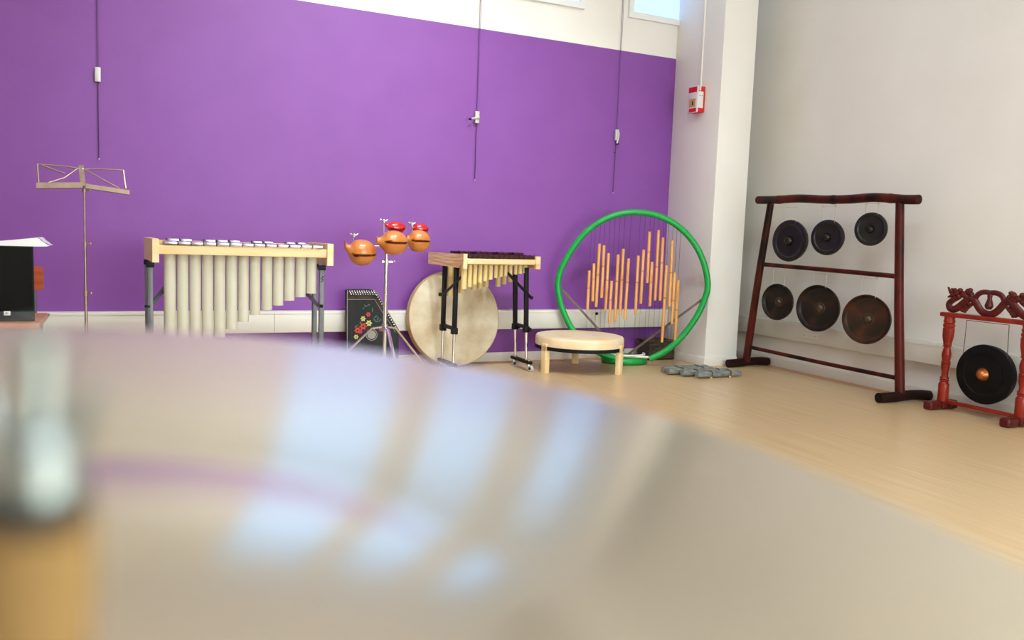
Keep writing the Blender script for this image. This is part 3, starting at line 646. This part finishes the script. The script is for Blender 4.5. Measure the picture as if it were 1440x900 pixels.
for i in range(12):
    if i in (2, 6, 9): continue
    xa = Mq(BAR[i][0]+42, 165).x+.0; xb = xa+.062-.001*i
    MB().bx(xa, xb, MY+.30, MY+.56-.007*i, rz1+.018, rz1+.033, .0025).build('metal_bar', 'bar_alu', mp)
    MB().cyl((xa-.005, MY+.33, rz1), (xa-.005, MY+.33, rz1+.036), .0025, n=8).build('bar_pin', 'dark_grey', mp)
TX = [(200, 287), (293, 375), (380, 462), (467, 548), (552, 633), (637, 717), (722, 797), (803, 878), (885, 962), (965, 1040), (1043, 1118), (1122, 1196), (1199, 1272)]
TBM = [1085, 1010, 940, 875, 815, 760, 710, 663, 627, 595, 560, 535, 508]
for (x0, x1), yb in zip(TX, TBM):
    Yc = MY+.085; xa, xb = Mq(x0, 400, Yc-.02).x, Mq(x1, 400, Yc-.02).x; r = (xb-xa)/2; xc = (xa+xb)/2; z0 = Mq(700, yb, Yc-.03).z
    MB().lathe([(r, z0), (r, rz0+.004), (r-.004, rz0+.004), (r-.004, z0)], (xc, Yc, 0), (0, 0, 1), 28, closed=True).build('resonator_tube', 'tube_cream', mp)
def mleg(x, y, zl):
    MB().box((x, y, (zb_+zl)/2), (.030, .030, zb_-zl), None, .004).build('leg', 'leg_grey', mp)
    MB().box((x, y, zb_-.015), (.042, .042, .03), None, .003).build('leg_bracket', 'black_plastic', mp)
    MB().box((x, y, .006), (.034, .034, .012), None, .003).build('rubber_foot', 'rubber', mp)
xl_, xr_ = Mq(106, 500, MY+.06).x, Mq(1300, 600, MY+.06).x
xr2 = Mq(1252, 600, MY+.40).x
mleg(xl_, MY+.06, .01); mleg(xl_-.005, MY+.40, .01); mleg(xr_, MY+.06, .01); mleg(xr2, MY+.40, .01)
MB().beam(Mq(1282, 598, MY+.09), Mq(1180, 490, MY+.16), .018, .018).build('brace', 'leg_grey', mp)
MB().beam(Mq(105, 600, MY+.09), Mq(230, 440, MY+.16), .018, .018).build('brace', 'leg_grey', mp)
MB().beam((xl_, MY+.06, .30), (xl_-.005, MY+.40, .30), .02, .02).build('cross_tie', 'leg_grey', mp)
MB().beam((xr_, MY+.06, .30), (xr2, MY+.40, .30), .02, .02).build('cross_tie', 'leg_grey', mp)
q = Mq(1300, 598, MY+.045); MB().box(q, (.02, .02, .02), None, .004).build('brace_knob', 'black_plastic', mp)
q = Mq(85, 600, MY+.045); MB().box(q, (.03, .015, .012), None, .003).build('brace_knob', 'black_plastic', mp)
for k, zz in enumerate((392, 404, 416, 428)):     # small dark lettering running down the leg (not legible)
    q = Mq(1302, zz, MY+.044); q.x = xr_; MB().box(q+V((.003*(-1)**k, -.0005, 0)), (.008, .002, .007), Matrix.Rotation(.5*(-1)**k, 3, 'Y')).build('leg_lettering', 'black_plastic', mp)

# ================================================================== XYLOPHONE
def Xq(x, y, Y): return onY(590+x*.125, 340+y*.125, Y)          # crop (590,340)
xy = thing('xylophone', 'trapezoid xylophone with dark rosewood bars on black wheeled legs', 'xylophone', (2.6, 5.95, 0))
zt_, zb_ = .922, .822
FL, BL = onY(652, 358, 5.66), onY(602.5, 354.7, 6.20)           # left board front and back corners
FL.z = BL.z = 0
dv = (FL-BL); dl = dv.length; dn_ = dv/dl; nn = V((dn_.y, -dn_.x, 0))   # along board, outward normal
if nn.x > 0: nn = -nn
prof = [(0, zt_), (1, zt_), (1, zt_-.052), (.955, zt_-.075), (.86, zb_-.003), (0, zb_+.008)]
MB().prism([BL+dn_*dl*s+V((0, 0, z)) for s, z in prof], -nn*.026).build('end_board', 'pine_ring', xy)
FR = onY(750, 370, 5.80); FR.z = 0; FR2 = onY(760, 370, 5.785); FR2.z = 0
fl2 = onY(657.5, 365, 5.655); fl2.z = 0
# front corner post and rail running to the narrow end
MB().prism([FL+V((0, 0, zt_-.105)), FL+V((.034, .004, zt_-.105)), FL+V((.034, .004, zt_+.004)), FL+V((0, 0, zt_+.004))], (0, .05, 0)).build('corner_post', 'maple_pale', xy)
r0, r1 = fl2+V((0, .012, 0)), V((FR.x+.02, FR.y+.012, 0))
MB().beam(r0+V((0, 0, .872)), r1+V((0, 0, .872)), .022, .042, bevel=.003).build('front_rail', 'maple', xy)
R0, R1 = V((BL.x+.06, BL.y-.04, .865)), V((FR2.x-.03, 6.10, .865))
MB().beam(R0, R1, .022, .05, bevel=.003).build('back_rail', 'maple', xy)
MB().beam((r0+R0.xy.to_3d())*.5+V((0, 0, .862)), (r1+R1.xy.to_3d())*.5+V((0, 0, .862)), .022, .05, bevel=.003).build('middle_rail', 'maple', xy)
MB().bx(FR2.x-.040, FR2.x, FR2.y-.004, 6.125, zb_-.004, zt_-.004, .003).build('end_board', 'pine_ring', xy)
nb = 13
for i in range(nb):
    u = (i+.5)/nb; p = r0.lerp(r1-V((.01, 0, 0)), u); ln = .24-.075*u; hw = (r1.x-r0.x-.02)/nb*.46; z = .899
    o = MB().bx(p.x-hw, p.x+hw, p.y-.016, p.y-.016+ln, z-.006, z+.024, .004).build('rosewood_bar', 'rosewood', xy)
    MB().cyl((p.x+hw+.003, p.y, z-.01), (p.x+hw+.003, p.y, z+.034), .0025, n=6).build('bar_pin', 'black_plastic', xy)
    if i not in (2, 6, 9, 12):
        MB().bx(p.x+.006, p.x+.006+2*hw*.95, p.y+ln+.02-.045, p.y+ln+.02+.17-.06*u, z+.018, z+.040, .004).build('rosewood_bar', 'rosewood', xy)
        MB().cyl((p.x+.002, p.y+ln, z), (p.x+.002, p.y+ln, z+.048), .0025, n=6).build('bar_pin', 'black_plastic', xy)
XT = [(482, 545, 535), (552, 603, 510), (610, 660, 480), (668, 717, 460), (727, 775, 443), (785, 835, 425), (848, 890, 405), (905, 948, 392), (960, 1000, 378), (1015, 1055, 370), (1073, 1112, 362), (1120, 1165, 352), (1175, 1222, 345)]
for i, (x0, x1, yb) in enumerate(XT):
    u = i/12; Yc = r0.y+.045+(r1.y-r0.y)*u; xa, xb = Xq(x0, 300, Yc-.02).x, Xq(x1, 300, Yc-.02).x; r = (xb-xa)/2; xc = (xa+xb)/2; z0 = Xq(700, yb, Yc-.02).z
    MB().lathe([(r, z0), (r, .845), (r-.004, .845), (r-.004, z0)], (xc, Yc, 0), (0, 0, 1), 22, closed=True).build('resonator_tube', 'tube_yellow', xy)
for i in range(11):
    if i in (3, 7): continue
    u = i/11; xc = 2.33+.052*i; Yc = 6.06-.02*u-(.02 if i == 0 else 0); z0 = .585+.012*i if i < 8 else .66+.02*(i-8); r = .023-.004*u
    MB().lathe([(r, z0), (r, .845), (r-.004, .845), (r-.004, z0)], (xc, Yc, 0), (0, 0, 1), 20, closed=True).build('resonator_tube', 'tube_yellow', xy)
def xleg(x, y, lean):
    zc = .335; xb = x+lean*(zc-.82)/-.82*1.0
    a, m_, b = V((x, y, zb_+.004)), V((x+lean*.6, y, zc)), V((x+lean, y, .075))
    l = MB().beam(a, m_, .032, .032, up=(0, 1, 0), bevel=.003).build('leg', 'black_plastic', xy)
    MB().cyl(m_, b, .011, n=12).build('leg_extension', 'chrome', l)
    k = MB(); k.box(m_, (.046, .044, .05), None, .004); k.box(m_+V((.02 if lean >= 0 else -.02, -.03, 0)), (.022, .02, .03), None, .004); k.build('clamp', 'black_plastic', l)
for xs, ys, ln in ((2.285, (5.80, 6.045), -.005), (2.895, (5.84, 6.045), .03)):
    for y in ys: xleg(xs, y, ln)
    xb = xs+ln; wb = MB().bx(xb-.018, xb+.018, 5.76, 6.10, .060, .085, .003).build('wheel_bar', 'black_plastic', xy)
    k = MB().bx(xs-.014+ln*.6, xs+.014+ln*.6, ys[0], ys[1], .34, .365); k.build('cross_tie', 'black_plastic', xy)
    for y in (5.79, 6.065):
        f = MB(); f.box((xb, y, .050), (.022, .024, .028), None, .004); f.cyl((xb, y, .085), (xb, y, .098), .008, n=10); f.build('caster_fork', 'chrome', wb)
        MB().lathe([(.012, -.012), (.022, -.011), (.026, -.008), (.026, .008), (.022, .011), (.012, .012)], (xb+.010, y-.012, .026), (.9, .43, 0), 20).build('wheel_tyre', 'wheel_grey', wb)
        MB().lathe([(0, -.014), (.012, -.0135), (.013, 0), (.012, .0135), (0, .014)], (xb+.010, y-.012, .026), (.9, .43, 0), 14).build('wheel_hub', 'rubber', wb)
MB().beam(onY(623, 415, 5.80), onY(652, 386, 5.76), .018, .018).build('brace', 'black_plastic', xy)
MB().beam(onY(748, 420, 5.84), onY(714, 384, 5.80), .018, .018).build('brace', 'black_plastic', xy)
for q in (onY(619, 414, 5.775), onY(747.5, 418.5, 5.81)): MB().box(q, (.024, .02, .026), None, .005).build('brace_knob', 'black_plastic', xy)

# ================================================================== MUSIC STAND
def S(x, y, Y): return onY(40+x*.10417, 220+y*.10417, Y)
ms = thing('music_stand', 'thin folding metal music stand with an open wire desk', 'music stand', (-.18, 5.0, 0))
Yt, Ybm = 5.05, 4.985
def seg(pts, r=.0042):
    MB().tube([S(x, y, Ybm+(Yt-Ybm)*min(1, max(0, (380-y)/230))) for x, y in pts], r, 6).build('desk_strut', 'stand_metal', ms)
seg([(120, 105), (450, 130), (680, 162)]); seg([(120, 105), (140, 355)], .005); seg([(180, 120), (495, 235)], .005); seg([(665, 165), (485, 290), (270, 356)])
seg([(740, 172), (885, 166), (1100, 178), (1280, 188)]); seg([(1280, 188), (1315, 440)], .005); seg([(760, 175), (1000, 312), (1225, 430)])
def lip(p0, p1, h):
    a, b = S(*p0, Ybm-.03), S(*p1, Ybm-.03); u = V((0, 0, -h))
    mb = MB(); mb.prism([a, b, b+u, a+u], (0, .002, 0)); mb.prism([a+u, b+u, b+u+V((0, .035, 0)), a+u+V((0, .035, 0))], (0, 0, .002)); mb.build('desk_lip', 'stand_metal', ms)
lip((103, 352), (728, 350), .031); lip((772, 366), (1365, 455), .026)
p0, p1 = S(708, 118, Yt), S(740, 400, Ybm)
MB().beam(p0, p1, .025, .004, up=(0, 1, 0)).build('centre_plate', 'stand_metal', ms)
for x, y in ((685, 160), (735, 168)): q = S(x, y, Yt-.012); MB().ball(q, .005, 8).build('rivet', 'chrome', ms)
pt = S(752, 400, 4.995); xs = pt.x; 
MB().cyl((xs, 5.0, onY(118, 343, 5).z), (xs, 5.0, pt.z+.01), .0048, n=10).build('upper_pole', 'stand_metal', ms)
MB().cyl((xs, 5.0, onY(119, 413, 5).z), (xs, 5.0, onY(118, 343, 5).z), .0062, n=10).build('middle_pole', 'stand_metal', ms)
MB().cyl((xs, 5.0, .10), (xs, 5.0, onY(119, 413, 5).z), .0078, n=10).build('lower_pole', 'stand_metal', ms)
for zz, r in ((onY(118, 343, 5).z, .0095), (onY(119, 413, 5).z, .0115), (onY(119, 268, 5).z, .011)):
    k = MB(); k.cyl((xs, 5, zz-.012), (xs, 5, zz+.012), r, n=12); k.cyl((xs, 5, zz), (xs+.024, 4.995, zz+.002), .003, n=8); k.ball((xs+.026, 4.995, zz+.002), (.006, .003, .007), 8); k.build('clamp_collar', 'stand_metal', ms)
for a in (90, 210, 330):
    d = V((math.cos(math.radians(a)), math.sin(math.radians(a)), 0))
    l = MB().tube([V((xs, 5, .30)), V((xs, 5, .008))+d*.26], .005, 8).build('leg', 'stand_metal', ms)
    MB().ball(V((xs, 5, .008))+d*.26, (.009, .009, .008), 8).build('rubber_foot', 'rubber', l)
    MB().beam(V((xs, 5, .12)), V((xs, 5, .15))+d*.13, .01, .003).build('strut', 'stand_metal', ms)
MB().cyl((xs, 5, .29), (xs, 5, .315), .012, n=12).build('leg_hub', 'stand_metal', ms)

# ================================================================== LOUDSPEAKER, TABLE, PAPERS, CHAIR
fr = onY(47, 347, 5.0); zt2, zb2 = fr.z, onY(47, 452, 5.0).z
ang = math.radians(5); R5 = Matrix.Rotation(ang, 3, 'Z'); W, Dp = .37, .30
sp = thing('loudspeaker', 'black loudspeaker with cloth grille standing on the wooden table', 'loudspeaker', (fr.x-W/2, 5.13, zb2))
cn = V((fr.x, 5.0, 0)) + R5 @ V((-W/2, Dp/2+.012, 0)); hh = zt2-zb2
MB().box(cn+V((0, 0, zb2+hh/2)), (W, Dp, hh), R5, .006).build('cabinet', 'black_plastic', sp)
fo = R5 @ V((0, -Dp/2-.008, 0))
MB().box(cn+fo+V((0, 0, zb2+.062+(hh-.066)/2)), (W-.012, .018, hh-.066), R5, .006).build('grille', 'black_cloth', sp)
MB().box(cn+fo+V((0, 0, zb2+.031)), (W-.006, .016, .048), R5, .005).build('lower_panel', 'dark_grey', sp)
lp = cn + R5 @ V((0, -Dp/2-.017, 0)) + V((0, 0, 0)); q = onP(10, 440.5, lp, R5 @ V((0, -1, 0)))
pl = MB().box(q, (.030, .004, .022), R5, .0018).build('badge', 'white_plate', sp)
cu = bpy.data.curves.new('badge_text', 'FONT'); cu.body = 'JBL'; cu.size = .013; cu.align_x = 'CENTER'; cu.align_y = 'CENTER'; cu.extrude = .0004
to = bpy.data.objects.new('badge_text', cu); col.objects.link(to); bpy.context.view_layer.update()
me = bpy.data.meshes.new_from_object(to); bpy.data.objects.remove(to)
to = bpy.data.objects.new('badge_text', me); col.objects.link(to); to.parent = pl
me.transform(Matrix.Translation(q-sp.location+R5 @ V((0, -.0024, 0))) @ R5.to_4x4() @ Matrix.Rotation(math.pi/2, 4, 'X')); me.materials.append(MATS['black_plastic'])
# table
tbz = zb2; te = onY(56, 456, 4.93)
tb = thing('wooden_table', 'low wooden table with rounded top edge under the loudspeaker', 'table', (-.95, 5.2, 0))
MB().box(((te.x-1.5)/2, 5.20, tbz-.018), (te.x+1.5, .56, .036), None, .010, 3).build('table_top', 'table_wood', tb)
for x in (-1.44, te.x-.06):
    for y in (4.97, 5.43): MB().box((x, y, (tbz-.036)/2), (.045, .045, tbz-.036), None, .004).build('leg', 'table_wood', tb)
MB().bx(-1.42, te.x-.08, 4.96, 4.98, tbz-.10, tbz-.037).build('apron', 'table_wood', tb)
# folded paper sheets on the speaker
def paper(name, prof, y0, y1, label, dz=0.):
    mb = MB(); top = [V((x, y0+s, z+dz)) for (x, z, s) in prof]; n = len(prof)
    vs = []
    for (x, z, s0, s1) in prof_n(prof, y0, y1): vs += [V((x, s0, z+dz)), V((x, s1, z+dz)), V((x, s0, z+dz+.0006)), V((x, s1, z+dz+.0006))]
    fs = []
    for i in range(n-1):
        a, b = 4*i, 4*i+4; fs += [[a, a+1, b+1, b], [a+2, b+2, b+3, a+3], [a, b, b+2, a+2], [a+1, a+3, b+3, b+1]]
    fs += [[0, 1, 3, 2], [4*n-4, 4*n-2, 4*n-1, 4*n-3]]
    mb._add(vs, fs); o = mb.build(name, 'paper', None, 20); recenter(o, ((prof[0][0]+prof[-1][0])/2, (y0+y1)/2, zt2+.001)); tag(o, label, 'paper', 'papers on the loudspeaker')
def prof_n(prof, y0, y1): return [(x, z, y0+s, y1-s) for (x, z, s) in prof]
xr = fr.x; z0 = zt2+.0012
paper('paper_sheet', [(xr-.36, z0, 0), (xr-.2, z0, 0), (xr-.05, z0, 0), (xr+.004, z0-.0, 0)], 5.03, 5.26, 'flat white paper sheet lying lowest on the loudspeaker')
paper('folded_paper', [(xr-.34, z0+.002, 0), (xr-.15, z0+.021, 0), (xr+.018, z0+.046, .0), (xr+.030, z0+.040, .005), (xr+.036, z0+.030, .01), (xr+.052, z0+.020, .02), (xr+.064, z0+.010, .05), (xr+.076, z0+.006, .09)], 5.05, 5.30, 'folded white paper rising to a torn crease on the loudspeaker')
paper('folded_paper', [(xr-.34, z0+.0014, 0), (xr-.15, z0+.003, 0), (xr+.0, z0+.004, 0), (xr+.03, z0+.0035, .02), (xr+.055, z0+.003, .06)], 5.02, 5.27, 'white paper with a curled corner jutting past the loudspeaker edge')
mb = MB(); fl = [(xr-.35, z0), (xr+.018, z0+.046), (xr+.024, z0+.042), (xr+.030, z0+.040), (xr+.036, z0+.030), (xr+.045, z0+.026), (xr+.052, z0+.020), (xr+.060, z0+.015), (xr+.064, z0+.010), (xr+.078, z0+.007), (xr+.06, z0+.002), (xr+.02, z0+.0005)]
mb.prism([(x, 5.005, z) for x, z in fl], (0, .0007, 0)); o = mb.build('folded_paper', 'paper', None, 20); recenter(o, (xr-.15, 5.005, z0)); tag(o, 'white paper flap with a ragged edge standing at the front of the loudspeaker', 'paper', 'papers on the loudspeaker')
# chair behind
cY = 5.66; q0, q1_ = onY(61, 375, cY), onY(61, 408, cY)
ch = thing('school_chair', 'orange plywood school chair behind the loudspeaker', 'chair', (q0.x-.19, cY+.2, 0))
mb = MB(); mb.box((q0.x-.19, cY, (q0.z+q1_.z)/2), (.38, .012, q0.z-q1_.z), None, 0); 
mb.bm.free(); mb = MB()
rr_ = .022; zc0, zc1 = q1_.z, q0.z; xa, xb = q0.x-.38, q0.x; outl = []
for (cx, cz, a0_) in ((xb-rr_, zc1-rr_, 0), (xa+rr_, zc1-rr_, 90), (xa+rr_, zc0+rr_, 180), (xb-rr_, zc0+rr_, 270)):
    for k in range(6): a = math.radians(a0_+18*k); outl.append((cx+rr_*math.cos(a), cY, cz+rr_*math.sin(a)))
mb.prism(outl, (0, .012, 0)); mb.build('backrest', 'orange_ply', ch)
MB().box((q0.x-.19, cY+.24, .45), (.38, .38, .014), None, .006).build('seat', 'orange_ply', ch)
for s_ in (xa+.05, xb-.05):
    MB().tube(spline([(s_, cY+.02, zc1-.03), (s_, cY+.025, .5), (s_, cY+.04, .435)], 4), .010, 8).build('back_post', 'leg_grey', ch)
    MB().tube([(s_, cY+.06, .44), (s_, cY+.03, .005)], .010, 8).build('leg', 'leg_grey', ch)
    MB().tube([(s_, cY+.40, .44), (s_, cY+.42, .005)], .010, 8).build('leg', 'leg_grey', ch)
    MB().tube([(s_, cY+.03, .435), (s_, cY+.41, .435)], .010, 8).build('seat_rail', 'leg_grey', ch)

# ================================================================== PICTURE RODS ON THE PURPLE WALL
WY = YB-.018
for (px, pyt, pyb, arm, lab) in ((137.5, 96, 222, 0, 'hanging picture rod with grey hook, above the music stand'), (670.5, 156, 252, 1, 'hanging picture rod with its hook arm sticking out sideways, above the xylophone'), (867, 181, 270, 2, 'hanging picture rod with its hook arm folded down, above the green hoop')):
    c = onY(px, pyt+9, WY); b = onY(px-(5 if arm == 2 else 1), pyb, WY)
    t = thing('picture_rod', lab, 'picture rod', (c.x, WY, b.z), 'picture hanging rods on the purple wall')
    MB().cyl((c.x, WY, c.z), (b.x if arm == 2 else c.x, WY, b.z), .0032, n=8).build('rod', 'rod_dark', t)
    MB().ball((b.x if arm == 2 else c.x, WY, b.z-.006), (.004, .004, .008), 8).build('rod_tip', 'hook_grey', t)
    MB().cyl((c.x+.006, WY, c.z+.03), (c.x+.012, WY, ZC), .0017, n=8).build('cord', 'cord_purple', t)
    MB().cyl((c.x-.003, WY, c.z+.03), (c.x-.001, WY, ZC), .0017, n=8).build('cord', 'rod_dark', t)
    MB().box((c.x, WY-.004, c.z), (.036, .022, .095), None, .003).build('hook_body', 'hook_grey', t)
    if arm == 1:
        h = MB().tube([(c.x+.014, WY-.016, c.z-.002), (c.x-.03, WY-.03, c.z-.012), (c.x-.062, WY-.04, c.z-.022)], [.012, .010, .007], 8).build('hook_arm', 'hook_grey', t)
        MB().ball((c.x-.076, WY-.042, c.z-.026), (.014, .009, .009), 8).build('arm_tip', 'black_plastic', h)
    elif arm == 2:
        h = MB().tube([(c.x+.010, WY-.018, c.z+.02), (c.x+.004, WY-.024, c.z-.03), (c.x-.008, WY-.024, c.z-.075)], [.011, .009, .007], 8).build('hook_arm', 'hook_grey', t)
        MB().ball((c.x+.004, WY-.020, c.z-.078), (.016, .009, .007), 8).build('arm_tip', 'black_plastic', h)
        MB().ball((c.x-.016, WY-.004, c.z-.155), (.008, .006, .005), 8).build('rod_stop', 'rod_dark', t)

# ================================================================== FIRE ALARM CALL POINT ON THE PILLAR
ay0, ay1, az0, az1, ad = 5.895, 6.02, 2.205, 2.425, .085
al = thing('fire_alarm_box', 'red fire alarm call point with clear cover on the white pillar', 'alarm', (PX0, (ay0+ay1)/2, az0))
MB().bx(PX0-ad+.012, PX0, ay0, ay1, az0, az1, .005).build('red_box', 'alarm_red', al)
MB().bx(PX0-ad, PX0-ad+.012, ay0-.004, ay1+.004, az0-.004, az1+.004, .004).build('cover', 'alarm_clear', al)
MB().bx(PX0-ad-.001, PX0-ad+.001, ay0+.006, ay1-.006, az1-.05, az1-.004).build('red_header', 'alarm_red', al)
MB().bx(PX0-ad-.001, PX0-ad+.001, ay0+.006, ay1-.020, az0+.002, az0+.034).build('red_footer', 'alarm_red', al)
im = MB().bx(PX0-ad-.0015, PX0-ad+.001, ay0+.020, ay1-.020, az0+.045, az0+.115).build('instruction_picture', 'alarm_photo', al)
MB().bx(PX0-ad-.0022, PX0-ad, ay0+.050, ay0+.066, az0+.060, az0+.095).build('picture_hand', 'black_plastic', im)
lb_ = MB().bx(PX0-ad+.014, PX0-.020, ay0-.0012, ay0+.001, az0+.035, az1-.045).build('side_label', 'alarm_label', al)
for k, (mm, xx) in enumerate((('leaf_green', PX0-.055), ('flower_red', PX0-.032))): MB().bx(xx-.006, xx+.004, ay0-.0022, ay0, az1-.085, az1-.077).build('label_mark', mm, lb_)
MB().bx(PX0-ad+.016, PX0-ad+.036, ay0-.006, ay0+.001, az1-.04, az1+.002, .002).build('hinge', 'alarm_clear', al)
MB().bx(PX0-.016, PX0, (ay0+ay1)/2-.008, (ay0+ay1)/2+.008, az1, ZC, .002).build('cable_duct', 'white_paint', al)

# ================================================================== CYMBAL AND ITS STAND (foreground)
cc = V((-.0133, .1359, .9687)); cnm = V((.0466, -.1508, 1)).normalized(); cR = .254
rotq = V((0, 0, 1)).rotation_difference(cnm)
cy = thing('cymbal', 'large brushed bronze cymbal on a stand, close in front of the lens', 'cymbal', cc)
cy.rotation_mode = 'QUATERNION'; cy.rotation_quaternion = rotq
P = [(r_, .0100+.0095*(1-(r_/.092)**2)) for r_ in (.007, .022, .040, .055, .068, .078, .086)] + [(.092, .0104), (.098, .0100)]
bow = [(.098+(cR-.098)*i/16, .0100*(1-(i/16)**1.12)) for i in range(1, 17)]
topb = spline([V((r, 0, h)) for r, h in P], 4)
bell = [(p.x, p.z) for p in topb]; th = .0013
MB().lathe(bell + [(r, h-th) for r, h in reversed(bell)], (0, 0, 0), (0, 0, 1), 128, closed=True).build('bell', 'bronze', cy, 60, local=True)
bw = [(.098, .0100)]+bow
MB().lathe(bw + [(r, h-th) for r, h in reversed(bw)], (0, 0, 0), (0, 0, 1), 160, closed=True).build('bow', 'bronze', cy, 60, local=True)
cs = thing('cymbal_stand', 'chrome tripod stand under the foreground cymbal with wing nut on top', 'stand', (cc.x, cc.y, 0))
ct = cc + cnm*.0412
MB().cyl(cc-cnm*.03, ct+cnm*.0255, .0028, n=14).build('threaded_rod', 'nut_steel', cs)
MB().lathe([(.0029, .0003), (.0066, .0003), (.0069, .0018), (.0062, .0038), (.0029, .0038)], ct, cnm, 20, closed=True).build('dark_washer', 'felt', cs)
MB().lathe([(.0029, -.0216), (.0078, -.0216), (.0082, -.010), (.0078, -.001), (.0029, -.001)], ct, cnm, 24, closed=True).build('felt_washer', 'felt_tan', cs)
k = MB(); k.lathe([(.0029, .004), (.0058, .004), (.0060, .008), (.0048, .0125), (.0029, .013)], ct, cnm, 18, closed=True)
for s_ in (-1, 1): k.tube(spline([ct+cnm*.008+Rt*s_*.004, ct+cnm*.0125+Rt*s_*.006, ct+cnm*.018+Rt*s_*.0075], 4), [.0020]*8+[.0016], 8, sq=.6)
k.build('wing_nut', 'nut_steel', cs)
lowc = cc-cnm*.03
MB().lathe([(.0045, 0), (.012, 0), (.012, .020), (.0045, .020)], cc-cnm*.0045, cnm, 18, closed=True).build('lower_felt', 'felt', cs)
MB().ball(lowc-cnm*.012, .016, 14).build('tilter', 'chrome', cs)
MB().cyl((lowc.x, lowc.y, .30), lowc-cnm*.02, .010, n=14).build('upper_tube', 'chrome', cs)
MB().cyl((lowc.x, lowc.y, .08), (lowc.x, lowc.y, .62), .014, n=14).build('lower_tube', 'chrome', cs)
MB().cyl((lowc.x, lowc.y, .60), (lowc.x, lowc.y, .64), .019, n=14).build('height_clamp', 'chrome', cs)
for a in (40, 160, 280):
    d = V((math.cos(math.radians(a)), math.sin(math.radians(a)), 0)); b = V((lowc.x, lowc.y, 0))
    l = MB().tube([b+V((0, 0, .36))+d*.016, b+V((0, 0, .012))+d*.32], .009, 8, sq=.6).build('leg', 'chrome', cs)
    MB().ball(b+V((0, 0, .012))+d*.32, (.016, .016, .012), 10).build('rubber_foot', 'rubber', l)
    MB().beam(b+V((0, 0, .12))+d*.012, b+V((0, 0, .19))+d*.165, .012, .004).build('strut', 'chrome', cs)
MB().cyl((lowc.x, lowc.y, .34), (lowc.x, lowc.y, .38), .020, n=14).build('leg_hub', 'chrome', cs)
